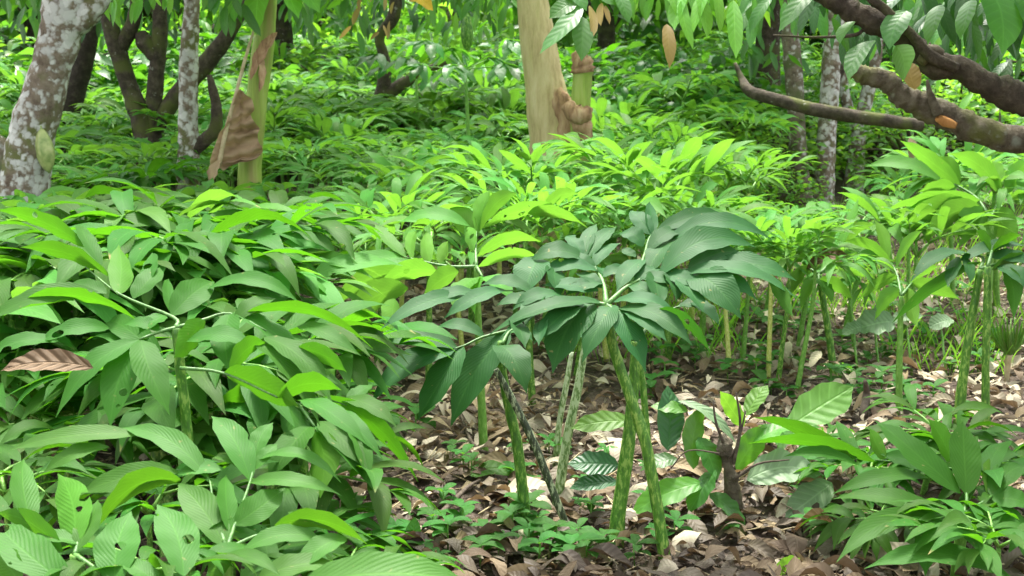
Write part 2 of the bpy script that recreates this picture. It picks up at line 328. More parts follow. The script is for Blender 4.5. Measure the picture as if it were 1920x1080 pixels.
# ------------------------------------------------------------------ traced leaves
def trace(mb, rows, hub, Y0, k=1.7, shape='yam', mi=0, fold=.16, wave=.08, ns=12, each=None):
    """rows: base px, base py, tip px, tip py, width px, facing (-1..1, negative shows the underside), arch[, dY]"""
    for r in rows:
        bx, by, tx, ty, W, s, ar = r[:7]; dY = r[7] if len(r) > 7 else 0
        ppm = FPX / Y0
        dep = lambda py: Y0 + dY + max(-.45, min(.6, k * (hub[1] - py) / ppm))
        yb, yt = dep(by), dep(ty)
        yt = yb + max(-.14, min(.16, yt - yb))
        b_, t_ = at(bx, by, yb), at(tx, ty, yt)
        a = (t_ - b_).normalized(); c = (CP - (b_ + t_) / 2).normalized(); n0 = (c - a * c.dot(a)).normalized(); bb = a.cross(n0)
        q = math.sqrt(max(0, 1 - s * s)); n1 = n0 * s + bb * q; n2 = n0 * s - bb * q
        n = n1 if n1.z > n2.z else n2
        Wm = W * Y0 / FPX * .86
        tgt = MB() if each else mb
        leaf(tgt, b_, t_, n, Wm, ar * .8, ns, 4, fold, wave, shape, mi)
        if each: each(tgt, b_)
    return mb
def hero(label, stem_px, Y, stem_mat_, branches, lm, lift=0, stem_extra=None, name='yam_plant', base_z=True, group='yam plants standing in the foreground', k=1.7, hubY=None):
    """stem_px: top to ground; branches: list of (rachis path px, [leaf rows])"""
    pts = pxpath(stem_px, Y)
    g = gnd(stem_px[-1][0], stem_px[-1][1])
    if base_z: # let the lowest point meet the soil
        last = pts[-1]; pts[-1] = (last[0], last[1], gz(last[0], last[1]) - .02, last[3] * 1.1)
    base = (pts[-1][0], pts[-1][1], gz(pts[-1][0], pts[-1][1]))
    root = empty(name, base, label, 'yam plant', group)
    mb = MB(); pts = [(a_, b_, c_, r_ * .76) for a_, b_, c_, r_ in pts]; tube(mb, pts, 12, .12, 7); mb.build('stem', stem_mat_, root)
    hub = (stem_px[0][0], stem_px[0][1])
    for ra, rows in branches:
        mb = MB(); hy = lambda py: Y + max(-.45, min(.6, k * (hub[1] - py) / (FPX / Y)))
        for rr in (ra if isinstance(ra[0], list) else [ra]):
            pp = []
            for e in rr:
                p = at(e[0], e[1], hy(e[1])); pp.append((p.x, p.y, p.z, e[2] * .30 * Y / FPX))
            tube(mb, pp, 6, 0, 4)
        bo = mb.build('leaf_branch', 'rachis', root)
        trace(None, rows, hub, Y, k, each=lambda m_, b_: m_.build('leaflet', lm, bo, org=b_))
    return root

A = hero('dark blue-green yam plant at centre with the widest umbrella of leaflets',
  [(1137, 572, 24), (1150, 650, 26), (1180, 740, 30), (1210, 830, 31), (1232, 950, 31), (1250, 1096, 33)], 3.3, 'stem',
  [([[(1137, 572, 20), (1180, 535, 14), (1240, 512, 10), (1335, 500, 5)], [(1180, 535, 14), (1205, 488, 11), (1222, 440, 7), (1262, 446, 4)]],
    [(1222, 440, 1182, 393, 48, .9, .1), (1223, 440, 1218, 377, 36, .85, .05), (1230, 436, 1352, 397, 52, .75, .14), (1206, 462, 1160, 438, 50, .75, .22),
     (1192, 482, 1166, 466, 28, .7, .1), (1250, 452, 1448, 442, 66, .62, .17), (1266, 448, 1207, 526, 66, .7, .12), (1236, 517, 1418, 462, 84, .7, .2),
     (1325, 498, 1494, 522, 66, .6, .12), (1272, 516, 1500, 556, 62, .5, .16), (1295, 516, 1390, 592, 96, .85, .2), (1250, 512, 1268, 566, 46, .7, .1),
     (1228, 515, 1238, 575, 56, .8, .1), (1208, 486, 1156, 545, 50, .8, .1), (1440, 520, 1487, 592, 40, -.8, .1), (1200, 520, 1275, 540, 44, .6, .15),
     (1290, 505, 1390, 470, 60, .7, .16), (1240, 512, 1330, 545, 50, .7, .14), (1180, 535, 1235, 560, 46, .7, .14), (1345, 500, 1450, 500, 50, .6, .15), (1215, 470, 1290, 430, 50, .7, .14), (1190, 528, 1240, 500, 40, .7, .1), (1320, 505, 1420, 560, 54, .7, .14), (1280, 520, 1320, 585, 60, .8, .1)]),
   ([[(1137, 572, 20), (1132, 535, 16), (1118, 505, 13), (1095, 480, 8)]],
    [(1096, 482, 1119, 417, 38, .9, .05), (1103, 486, 1156, 424, 42, .8, .08), (1092, 480, 1060, 440, 38, .8, .12), (1099, 489, 990, 492, 64, .6, .24),
     (1126, 510, 1006, 512, 52, .55, .14), (1010, 484, 979, 560, 84, .9, .12), (1122, 545, 1015, 535, 56, .55, .12), (1120, 500, 1135, 520, 30, .6, .1),
     (1128, 520, 1180, 500, 34, .7, .1), (1115, 505, 1060, 478, 46, .7, .14), (1130, 530, 1060, 550, 46, .6, .16), (1128, 540, 1075, 512, 40, .6, .14), (1112, 500, 1165, 455, 40, .7, .1), (1040, 500, 1050, 560, 50, .8, .1)]),
   ([[(1137, 572, 20), (1100, 566, 12), (1020, 548, 7), (945, 545, 5), (872, 552, 3)], [(1137, 572, 18), (1150, 580, 12), (1165, 585, 7)]],
    [(1132, 568, 915, 618, 52, .5, .16), (1102, 574, 938, 630, 50, .5, .15), (1110, 568, 1036, 694, 100, .85, .14), (1150, 572, 1092, 672, 66, .85, .16),
     (1158, 580, 1212, 695, 68, .85, .14), (1150, 566, 1270, 592, 46, .6, .2), (1160, 578, 1300, 644, 56, .7, .14), (1020, 596, 1010, 645, 36, .8, .1),
     (872, 553, 712, 617, 50, .72, .14), (946, 543, 830, 593, 46, .7, .14), (1010, 560, 930, 570, 40, .6, .1), (1215, 590, 1335, 660, 46, -.6, .2), (960, 600, 985, 650, 44, .7, .12), (1060, 556, 960, 580, 46, .6, .16), (1000, 550, 900, 535, 44, .6, .16), (1090, 570, 1000, 640, 60, .7, .14), (1020, 555, 985, 610, 50, .7, .12), (1170, 585, 1250, 640, 50, .7, .14), (900, 552, 790, 575, 42, .6, .16)])],
  'yam_dark')
Bp = hero('yam plant with a thick pale green stem just left of the tallest central stem', [(1192, 640, 24), (1188, 720, 28), (1176, 850, 36), (1160, 960, 38), (1152, 1070, 40)], 3.42, 'stem',
  [([[(1192, 640, 18), (1240, 590, 10), (1300, 565, 5)]], [(1300, 566, 1350, 610, 50, .6, .15), (1270, 575, 1330, 580, 40, .5, .15), (1230, 590, 1290, 620, 44, .5, .15)]),
   ([[(1192, 640, 18), (1150, 600, 8)]], [(1150, 600, 1090, 610, 40, .5, .15), (1160, 605, 1120, 640, 40, .6, .1)])], 'yam_dark')
B2 = hero('slim green yam stalk crossing behind the tallest central stem', [(1190, 620, 14), (1203, 700, 17), (1212, 800, 18), (1222, 900, 18), (1236, 1010, 18)], 3.6, 'stem',
  [([[(1190, 620, 12), (1215, 590, 8)]], [(1215, 590, 1260, 600, 40, .5, .15), (1200, 600, 1240, 640, 40, .6, .15)])], 'yam')
C = hero('yam plant left of centre with drooping ribbed leaflets on a short mottled stem',
  [(940, 640, 20), (942, 700, 24), (958, 780, 27), (972, 850, 28), (990, 950, 28)], 3.55, 'stem',
  [([[(960, 618, 10), (905, 632, 9), (858, 652, 6), (800, 655, 3)]],
    [(858, 652, 692, 652, 64, .62, .16), (852, 656, 690, 758, 66, .78, .14), (868, 650, 783, 784, 74, .8, .08), (956, 622, 845, 795, 84, .9, .08),
     (908, 630, 816, 612, 40, .7, .18)]),
   ([[(942, 645, 14), (955, 622, 10), (975, 615, 8)]],
    [(935, 648, 988, 732, 78, .8, .2), (960, 620, 1000, 640, 40, .6, .2)])], 'yam_dark')
hero('leaning dark yam stalk with pale snakeskin blotches and a broken top left of centre', [(930, 692, 14), (962, 752, 19), (1003, 835, 21), (1040, 930, 20), (1078, 1042, 18)], 3.5, 'stem_dark', [], 'yam')
hero('pale blotched yam stalk rising between the leaning dark stalk and the central stem', [(1098, 640, 16), (1085, 720, 22), (1062, 830, 24), (1042, 970, 24)], 3.75, 'stem_pale',
  [([[(1098, 640, 12), (1090, 600, 8)]], [(1090, 600, 1040, 620, 40, .6, .15), (1092, 602, 1140, 620, 40, .6, .15)])], 'yam_dark')
hero('thin grey blotched yam stalk behind the pale stalk left of the central stem', [(1072, 660, 10), (1062, 720, 15), (1048, 800, 16), (1040, 880, 16)], 4.1, 'stem_pale',
  [([[(1072, 660, 8), (1070, 620, 6)]], [(1070, 622, 1020, 640, 36, .6, .15), (1070, 620, 1110, 640, 36, .6, .15)])], 'yam_dark')
F = hero('bright green yam plant lit from behind, left of the dark central umbrella',
  [(893, 500, 14), (896, 580, 18), (900, 700, 20), (908, 835, 22)], 4.25, 'stem_young',
  [([[(893, 500, 14), (892, 465, 9), (893, 433, 6)]],
    [(893, 435, 840, 372, 62, -.85, .06), (893, 435, 918, 352, 50, -.8, .05), (880, 424, 748, 416, 50, .6, .2), (905, 428, 1060, 392, 54, -.6, .15), (990, 400, 1105, 428, 50, -.55, .15),
     (888, 470, 870, 420, 36, -.8, .1), (895, 480, 1015, 452, 50, -.6, .12), (897, 500, 1010, 480, 46, -.6, .1), (900, 430, 970, 360, 50, -.7, .1), (1010, 400, 1085, 360, 44, -.6, .1)]),
   ([[(893, 500, 14), (850, 500, 10), (810, 494, 8), (752, 480, 5)]],
    [(762, 484, 703, 418, 40, .7, .05), (772, 488, 782, 428, 30, -.85, .05), (806, 493, 800, 426, 36, -.85, .05), (822, 492, 840, 448, 28, -.9, .05), (752, 480, 598, 527, 66, .7, .12),
     (785, 492, 640, 520, 40, .5, .1), (775, 510, 610, 585, 66, -.75, .15), (765, 540, 640, 620, 76, -.8, .14), (820, 510, 700, 545, 60, -.7, .12), (740, 560, 735, 640, 54, -.8, .1), (860, 510, 790, 560, 60, -.7, .1)]),
   ([[(893, 500, 14), (905, 520, 8)]], [(905, 520, 960, 560, 60, .6, .15), (900, 520, 850, 580, 60, .6, .15), (895, 520, 890, 590, 50, .7, .15)])], 'yam_bright')
LL = hero('large dark green yam plant at left beside the big brown dead leaf',
  [(330, 615, 22), (338, 690, 26), (348, 780, 28), (352, 870, 30), (356, 1240, 30)], 2.75, 'stem',
  [([[(330, 615, 18), (325, 595, 12), (225, 552, 8), (160, 500, 5)]],
    [(208, 520, 38, 462, 60, -.6, .14), (158, 462, -10, 386, 64, -.65, .12), (222, 552, 222, 455, 60, -.95, .05), (192, 552, -40, 604, 70, .6, .15), (258, 602, 5, 580, 60, -.5, .2),
     (205, 615, 62, 648, 52, .7, .18), (322, 592, 402, 525, 76, .9, .1), (320, 588, 316, 520, 36, .8, .05), (190, 500, 150, 420, 50, .7, .1), (110, 640, -30, 668, 50, .6, .15), (250, 560, 300, 500, 60, .8, .1),
     (200, 550, 130, 530, 50, .7, .1), (270, 540, 285, 470, 44, .8, .05)]),
   ([[(330, 615, 16), (300, 622, 12), (262, 636, 8)]],
    [(258, 638, 104, 778, 64, .7, .12), (262, 638, 206, 794, 78, .92, .05), (264, 638, 318, 772, 76, .9, .1), (310, 592, 258, 628, 50, .6, .15), (385, 602, 326, 668, 66, -.8, .1), (300, 620, 230, 610, 44, .6, .15)]),
   ([[(330, 615, 16), (380, 600, 11), (432, 588, 8), (500, 620, 4)], [(338, 690, 14), (420, 700, 9), (520, 745, 6)]],
    [(432, 586, 428, 692, 68, .95, .08), (440, 585, 580, 722, 62, .7, .1), (495, 632, 624, 758, 66, .75, .12), (558, 612, 676, 664, 46, .7, .18), (456, 590, 700, 646, 46, -.5, .16),
     (384, 545, 562, 566, 50, .65, .18), (470, 640, 600, 800, 66, .6, .14), (558, 652, 650, 694, 46, -.8, .15), (350, 640, 480, 650, 60, .6, .15), (420, 700, 560, 760, 80, -.7, .12), (430, 700, 500, 640, 60, -.7, .1),
     (520, 745, 640, 730, 60, -.7, .15), (560, 750, 690, 830, 60, .6, .15), (440, 600, 520, 560, 50, .7, .15)])], 'yam')
L2 = hero('yam plant hanging long drooping leaflets over the brown litter left of centre',
  [(560, 760, 20), (565, 840, 24), (572, 930, 26), (578, 1180, 26)], 2.9, 'stem',
  [([[(560, 760, 14), (600, 745, 9), (650, 760, 5)]],
    [(600, 745, 784, 895, 56, -.65, .16), (625, 768, 718, 862, 50, .7, .16), (640, 750, 745, 800, 50, .7, .16), (650, 800, 690, 900, 50, .7, .15), (600, 755, 630, 690, 50, -.8, .1), (650, 755, 700, 720, 40, .7, .1)]),
   ([[(560, 760, 14), (520, 740, 9)]], [(520, 745, 400, 760, 70, -.7, .15), (530, 750, 470, 830, 80, .7, .15), (545, 750, 560, 860, 80, .8, .15), (520, 740, 480, 690, 60, -.7, .1)]),
   ([[(560, 760, 14), (590, 800, 8)]], [(590, 800, 740, 965, 50, .6, .16), (590, 810, 600, 930, 80, -.8, .12), (580, 800, 500, 900, 80, .7, .14), (600, 790, 690, 880, 66, .8, .1)])], 'yam')
MM = hero('yam plant in the lower left corner with broad upright cupped leaflets',
  [(140, 1040, 26), (145, 1150, 28), (150, 1400, 30)], 2.1, 'stem_young',
  [([[(140, 1040, 18), (145, 1020, 12), (150, 1000, 6)]],
    [(140, 1025, 108, 885, 92, -.9, .05), (146, 1030, 184, 935, 66, .8, .05), (118, 1035, -10, 958, 60, -.8, .1), (60, 990, 44, 852, 70, .9, .05), (150, 1020, 60, 1000, 50, .6, .1)]),
   ([[(140, 1040, 18), (200, 1080, 12), (230, 1100, 6)]],
    [(216, 1095, 246, 958, 104, .95, .04), (130, 1100, -10, 975, 104, .9, .08), (345, 1080, 294, 942, 98, .95, .05), (40, 1100, -20, 1030, 80, -.8, .1), (300, 1100, 230, 1050, 60, .7, .1)])], 'yam_mid', k=1.2)
NN = hero('yam plant at lower left with an upright leafy shoot beside the cupped leaflets',
  [(425, 1030, 24), (430, 1150, 28), (435, 1330, 30)], 2.25, 'stem_young',
  [([[(425, 1030, 18), (440, 985, 13), (470, 900, 9), (478, 850, 5)]],
    [(422, 1025, 332, 903, 88, .92, .06), (432, 1000, 424, 886, 54, .85, .05), (440, 985, 534, 915, 76, .9, .08), (470, 902, 396, 776, 76, .9, .1), (480, 858, 512, 788, 52, .9, .05),
     (470, 905, 642, 928, 52, .7, .18), (482, 862, 640, 900, 44, .6, .2), (470, 890, 396, 856, 36, .7, .15), (480, 880, 520, 830, 40, .8, .1)]),
   ([[(425, 1030, 18), (400, 950, 11), (388, 893, 7), (330, 880, 4)]],
    [(390, 896, 222, 800, 70, .8, .1), (262, 816, 14, 838, 66, .62, .1), (334, 885, 145, 925, 70, .8, .18), (340, 900, 172, 1005, 88, -.6, .25), (205, 838, 78, 885, 48, .7, .15), (330, 890, 425, 880, 50, .6, .1)]),
   ([[(425, 1030, 18), (500, 1000, 10), (600, 1010, 5)]],
    [(515, 985, 690, 1022, 60, -.7, .18), (650, 1008, 552, 1076, 66, .75, .14), (600, 1010, 440, 1045, 60, .7, .14), (410, 1085, 405, 1020, 66, -.85, .05), (560, 1100, 885, 1090, 110, .7, .13, -.2), (480, 1090, 640, 1060, 70, .7, .12), (540, 960, 640, 990, 50, .6, .1)])], 'yam_mid', k=1.2)
RR = hero('yam plant in the lower right corner with soft green leaflets near the ground',
  [(1808, 965, 26), (1800, 1020, 30), (1790, 1120, 32)], 3.15, 'stem_young',
  [([[(1808, 965, 16), (1775, 972, 9)]],
    [(1775, 970, 1560, 932, 56, .7, .18), (1765, 975, 1568, 1050, 62, .85, .12), (1782, 975, 1735, 1080, 76, .9, .1), (1810, 972, 1842, 1042, 76, .9, .1), (1815, 962, 1935, 1005, 66, .7, .14), (1900, 1085, 1620, 1066, 66, .7, .13)]),
   ([[(1808, 965, 16), (1812, 925, 11), (1790, 880, 8), (1640, 862, 4)]],
    [(1812, 928, 1805, 788, 82, .9, .08), (1800, 925, 1640, 785, 76, .75, .12), (1745, 898, 1560, 925, 52, .65, .18), (1600, 862, 1412, 778, 60, -.6, .12), (1603, 862, 1568, 783, 42, .8, .06), (1640, 866, 1400, 832, 56, -.6, .1),
     (1610, 872, 1470, 856, 44, .6, .12), (1780, 890, 1650, 850, 56, .7, .12), (1660, 860, 1630, 800, 40, -.8, .05), (1790, 880, 1740, 780, 60, -.7, .1)]),
   ([[(1808, 965, 16), (1860, 930, 9)]],
    [(1860, 932, 1925, 870, 70, .8, .12), (1860, 935, 1940, 950, 70, .7, .15), (1850, 925, 1880, 850, 56, -.8, .1), (1870, 940, 1930, 1060, 60, .7, .12), (1850, 900, 1900, 820, 60, .8, .1)])], 'yam')
Q = hero('dark yam plant at the right edge whose long leaflet droops along its paired stems',
  [(1838, 505, 18), (1822, 600, 22), (1808, 690, 24), (1796, 790, 26)], 4.6, 'stem',
  [([[(1838, 505, 14), (1842, 482, 9), (1800, 478, 5)]],
    [(1822, 478, 1706, 528, 46, .6, .18), (1795, 482, 1776, 538, 34, .85, .05), (1838, 492, 1672, 606, 44, -.6, .12), (1800, 490, 1925, 455, 42, .6, .12), (1850, 480, 1940, 490, 50, .55, .12), (1812, 484, 1820, 530, 30, .8, .05)]),
   ([[(1838, 505, 14), (1880, 490, 8)]], [(1860, 505, 1935, 480, 36, -.7, .1), (1880, 500, 1900, 600, 50, -.7, .15), (1870, 500, 1950, 560, 50, .7, .15)])], 'yam_dark')
hero('second slender stem close right of the paired stems at the right edge', [(1852, 500, 16), (1850, 600, 19), (1848, 700, 20), (1850, 805, 22)], 4.55, 'stem',
  [([[(1852, 500, 12), (1860, 470, 8)]], [(1860, 470, 1915, 440, 40, -.6, .1), (1858, 470, 1830, 430, 40, -.6, .1)])], 'yam')
Pp = hero('bright yellow-green yam plant under the cut branch at the right edge',
  [(1858, 410, 16), (1856, 480, 18), (1852, 560, 20), (1850, 655, 20)], 5.9, 'stem_young',
  [([[(1858, 410, 12), (1830, 370, 9), (1790, 345, 6)]],
    [(1800, 348, 1688, 262, 46, -.8, .14), (1770, 345, 1622, 312, 46, .6, .18), (1840, 378, 1640, 400, 52, -.55, .14), (1822, 382, 1680, 436, 60, -.8, .1), (1790, 350, 1720, 360, 40, -.7, .1), (1800, 345, 1760, 290, 40, -.8, .1)]),
   ([[(1858, 410, 12), (1880, 360, 8)]],
    [(1880, 365, 1778, 284, 50, -.8, .12), (1885, 360, 1930, 300, 50, -.8, .12), (1890, 370, 1960, 380, 50, -.6, .12), (1870, 360, 1860, 300, 40, -.8, .1)]),
   ([[(1858, 410, 12), (1850, 395, 8)]],
    [(1850, 390, 1798, 462, 62, -.9, .12), (1862, 390, 1905, 458, 66, -.9, .12), (1840, 390, 1730, 450, 60, -.8, .12), (1868, 395, 1850, 470, 50, -.8, .1), (1830, 385, 1700, 390, 44, -.6, .12)])], 'yam_bright')
Sx = hero('spiky green yam plant right of the central umbrella holding a brown leaf',
  [(1535, 515, 14), (1543, 560, 16), (1556, 640, 18), (1566, 712, 20)], 5.2, 'stem',
  [([[(1535, 515, 12), (1510, 495, 8), (1490, 450, 5)]],
    [(1505, 490, 1440, 440, 36, .6, .14), (1500, 470, 1470, 385, 30, .7, .05), (1508, 480, 1515, 400, 28, -.8, .05), (1512, 490, 1430, 500, 36, -.7, .1), (1500, 455, 1430, 400, 30, .7, .1), (1520, 500, 1470, 560, 40, -.7, .1), (1505, 490, 1545, 420, 30, -.7, .05)]),
   ([[(1535, 515, 12), (1570, 480, 7)]],
    [(1570, 480, 1640, 420, 36, -.7, .1), (1560, 490, 1610, 370, 34, .6, .05), (1575, 485, 1660, 470, 36, .6, .14), (1560, 500, 1640, 520, 36, -.7, .14), (1545, 495, 1580, 400, 30, -.8, .05)]),
   ([[(1535, 515, 12), (1535, 530, 6)]], [(1535, 525, 1600, 560, 40, -.7, .14), (1530, 525, 1500, 580, 36, -.7, .1), (1535, 520, 1560, 570, 36, .7, .1)])], 'yam_bright')
hero('yam plant on a slim stem in front of the round taro leaf',
  [(1690, 555, 12), (1688, 620, 15), (1686, 700, 17), (1686, 780, 18)], 4.75, 'stem_young',
  [([[(1690, 555, 12), (1680, 510, 8), (1660, 480, 5)]],
    [(1675, 505, 1580, 450, 36, -.7, .14), (1665, 490, 1640, 410, 34, -.8, .05), (1680, 500, 1730, 430, 32, -.7, .1), (1685, 520, 1610, 560, 38, -.7, .12), (1660, 485, 1600, 480, 30, .6, .12)]),
   ([[(1690, 555, 12), (1710, 530, 6)]], [(1710, 530, 1800, 560, 44, -.8, .15), (1705, 530, 1760, 500, 36, -.7, .12), (1700, 540, 1720, 610, 40, -.8, .1), (1690, 545, 1640, 600, 40, -.8, .1)])], 'yam_bright')

# ------------------------------------------------------------------ generated yam plants
def crown(seed, lift=0., Rr=.5, hi=False, nar=1):
    """leaf crown round the origin (hub): three forked branches with arching leaflets"""
    g = random.Random(seed); fol = MB(); th = g.random() * 6.28
    def d(az, el): return V((math.cos(az) * math.cos(el), math.sin(az) * math.cos(el), math.sin(el)))
    def lf(p, az, el, Ln):
        dd = d(az, el); tip = p + dd * Ln; n = V((g.uniform(-.45, .45), g.uniform(-.45, .45), 1)); 
        if el > .7: n = n + dd * -1 + V((-math.cos(az), -math.sin(az), 0)) * .9
        leaf(fol, p, tip, n, Ln * g.uniform(.29, .38) * nar, g.uniform(.06, .2), 8 if hi else 6, 4 if hi else 2, g.uniform(.05, .35), .04, 'yam', rng=g)
    for b in range(3):
        az = th + b * 2.094 + g.uniform(-.3, .3); p0 = V((0, 0, 0)); p1 = d(az, .7 + lift * .5) * .09 * Rr / .5
        tube(fol, [(0, 0, 0, .009), (*p1, .008)], 5, 0, 1, mi=1)
        for sgn in (-1, 1):
            a2 = az + sgn * g.uniform(.4, .75); Ls = Rr * g.uniform(.42, .6); e2 = g.uniform(.05, .35) + lift
            q = [p1 + d(a2, e2 - .25 * s) * Ls * s for s in (0, .25, .5, .75, 1)]
            tube(fol, [(*x, .007 - .0012 * i) for i, x in enumerate(q)], 4, 0, 1, mi=1)
            for i, x in enumerate(q):
                Ln = Rr * (.38 + .16 * (i in (1, 2, 3))) * g.uniform(.75, 1.15)
                if i == 4: lf(x, a2, -.35 + lift + g.uniform(-.2, .2), Ln)
                for sd_ in (-1, 1):
                    if i == 0 and sd_ == sgn * -1: continue
                    lf(x, a2 + sd_ * (1.15 - .2 * i) + g.uniform(-.2, .2), g.uniform(-.45, .25) + lift - .05 * i, Ln)
    return fol
CR = []; CRM = []
for i in range(13):
    c_ = crown(100 + i, (0, .15, .35, 0, .5, .1, .25, .05, .7, .1, .3, .5, .2)[i], .5, i < 4, .78 if i < 9 else .6)
    if i in (9, 10, 11, 12, 0, 5): CRM.append(c_)
    CR.append({lm: c_.mesh('foliage', [lm, 'stem_young']) for lm in ('yam', 'yam_bright', 'yam_dark')})
STM = []
for i in range(4):
    mb = MB(); g = random.Random(i); x, y = g.uniform(-.06, .06), g.uniform(-.06, .06)
    tube(mb, [(0, 0, -.03 / .7, .017), (x * .5, y * .5, .35, .014), (x, y, .7, .012), (x * 1.1, y * 1.1, 1.0, .009)], 7, .05, 4)
    STM.append((mb, (x * 1.1, y * 1.1)))
STMESH = [{sm: mb.mesh('stem', sm) for sm in ('stem', 'stem_young', 'stem_pale', 'stem_yellow')} for mb, _ in STM]
def yam(x, y, h, s, label, group, lm='yam', sm='stem', ci=None, rng=random):
    z = gz(x, y); root = empty('yam_plant', (x, y, z), label, 'yam plant', group)
    i = rng.randrange(4); st = bpy.data.objects.new('stem', STMESH[i][sm]); COL.objects.link(st); st.parent = root
    st.scale = (s * 1.1, s * 1.1, h)
    c = bpy.data.objects.new('foliage', CR[rng.randrange(9) if ci is None else ci][lm]); COL.objects.link(c); c.parent = root
    c.location = (STM[i][1][0] * s * 1.1, STM[i][1][1] * s * 1.1, h); c.rotation_euler = (rng.uniform(-.14, .14), rng.uniform(-.14, .14), rng.random() * 6.28); c.scale = (s,) * 3
    root.rotation_euler = (0, 0, rng.random() * 6.28)
    return root
def yam_px(px, py, Y, s, label, group='yam plants standing in the foreground', **k):
    """crown hub at a pixel and depth"""
    p = at(px, py, Y); return yam(p.x, p.y, p.z - gz(p.x, p.y), s, label, group, **k)
g = random.Random(5)
placed = []
def field(n, xr, yr, rule, label, group, sp=.42, h=(.5, .72), lms=('yam', 'yam_bright'), sms=('stem', 'stem_young'), sc=(.75, 1.0), cis=tuple(range(9))):
    k = 0; tries = 0
    while k < n and tries < n * 60:
        tries += 1; x = g.uniform(*xr); y = g.uniform(*yr)
        if abs(x) > y * .40 + .5: continue
        if not rule(x, y): continue
        if any((x - a) ** 2 + (y - b) ** 2 < sp * sp for a, b in placed): continue
        placed.append((x, y)); k += 1
        hh = g.uniform(*h) if y < 5.2 or x > 1.1 else (.37 + (y - 5.2) * .046) * g.uniform(.9, 1.12); ss = g.uniform(*sc) if y < 5.2 or x > 1.1 else (.66 + (y - 5.2) * .035) * g.uniform(.9, 1.15)
        yam(x, y, hh, ss, label, group, lm=g.choice(lms), sm=g.choice(sms), ci=g.choice(cis), rng=g)
    return k
blocked = [(-2.28, 6.75, .35), (.3, 8.2, .45), (-1.2, 7.2, .35), (-1.8, 9.3, .4), (-1.57, 7.7, .3), (2.1, 10.2, .5), (2.3, 10.3, .4)]
free = lambda x, y: all((x - a) ** 2 + (y - b) ** 2 > c * c for a, b, c in blocked)
clearing = lambda x, y: (x > -.55 + (y - 4) * .12) and y < 6.3
K = []
NW = dict(cis=(9, 10, 11, 12))
K.append(field(22, (-4, -.2), (3.6, 5.2), lambda x, y: x < -.75 - (y - 3) * .10 and free(x, y), 'leafy yam plant in the dense left stand in front of the lichen-covered trunk', 'yam plants of the left stand', .36, (.38, .48), cis=(0, 1, 3, 5, 7)))
K.append(field(52, (-4, -.2), (5.2, 7.3), lambda x, y: x < -.9 - (y - 5.2) * .12 and free(x, y), 'yam plant in the rows at the foot of the lichen trunk and its pod', 'yam plants at the foot of the lichen trunk', .33, (.38, .46), ('yam_bright', 'yam_bright', 'yam'), sc=(.65, .85), cis=(0, 1, 3, 5, 7)))
K.append(field(22, (-1.2, .9), (5.3, 6.6), lambda x, y: free(x, y) and x < .5 + (y - 5) * .35 and x > -.85 - (y - 5) * .2, 'sunlit yam plant behind the bright plant left of the dark umbrella', 'yam plants behind the bright plant', .34, (.44, .54), ('yam_bright',), ('stem_yellow', 'stem_young'), (.6, .8), **NW))
K.append(field(95, (-3.6, 1.5), (6.6, 8.8), lambda x, y: free(x, y) and x < 1.25 and (x > -1.3 or y > 7.2), 'yam plant in the crowded middle band before the pale banana stem', 'yam plants of the middle band', .32, (.44, .58), ('yam_bright',), ('stem_yellow', 'stem_young'), (.65, .9), **NW))
K.append(field(24, (1.1, 4), (6.6, 9.8), lambda x, y: free(x, y) and not (.165 * y < x < .275 * y), 'yam plant on the right around the feet of the two mottled trunks', 'yam plants by the right trunks', .5, (.30, .42), ('yam_bright',), ('stem_young', 'stem_yellow'), (.5, .75), **NW))
K.append(field(92, (-5, 3.0), (8.7, 11.3), lambda x, y: free(x, y) and x < 1.6, 'yam plant in the back rows beyond the pale banana stem', 'yam plants of the back rows', .36, (.60, .85), ('yam_bright',), ('stem_young',), (.75, 1.0)))
# beyond about 11 m the crowns merge into one mass nobody could count
far = MB(); n = 0
while n < 190:
    y = g.uniform(11.2, 19.5); x = g.uniform(-.42 * y - .5, min(.42 * y, 3.4 if y > 13 else 1.9))
    if any((x - a) ** 2 + (y - b) ** 2 < .16 for a, b in placed): continue
    placed.append((x, y)); n += 1; h = (.37 + (y - 5.2) * .046) * g.uniform(.9, 1.15); sc_ = (.66 + (y - 5.2) * .035) * g.uniform(.95, 1.3)
    c_ = g.choice(CRM); mt = Matrix.Translation((x, y, h)) @ Matrix.Rotation(g.random() * 6.28, 4, 'Z') @ Matrix.Scale(sc_, 4); o_ = len(far.v)
    far.v.extend([mt @ V(p) for p in c_.v]); far.f.extend([[q_ + o_ for q_ in f] for f in c_.f]); far.uv.extend(c_.uv); far.mi.extend([0 if m_ == 0 and n % 3 else (1 if m_ == 0 else 2) for m_ in c_.mi])
    tube(far, [(x, y, -.02, .015), (x, y, h, .01)], 5, 0, 1, mi=2)
tag(far.build('distant_yam_growth', ['yam_bright', 'yam', 'stem_young']), kind='stuff')
print('FIELD', K)
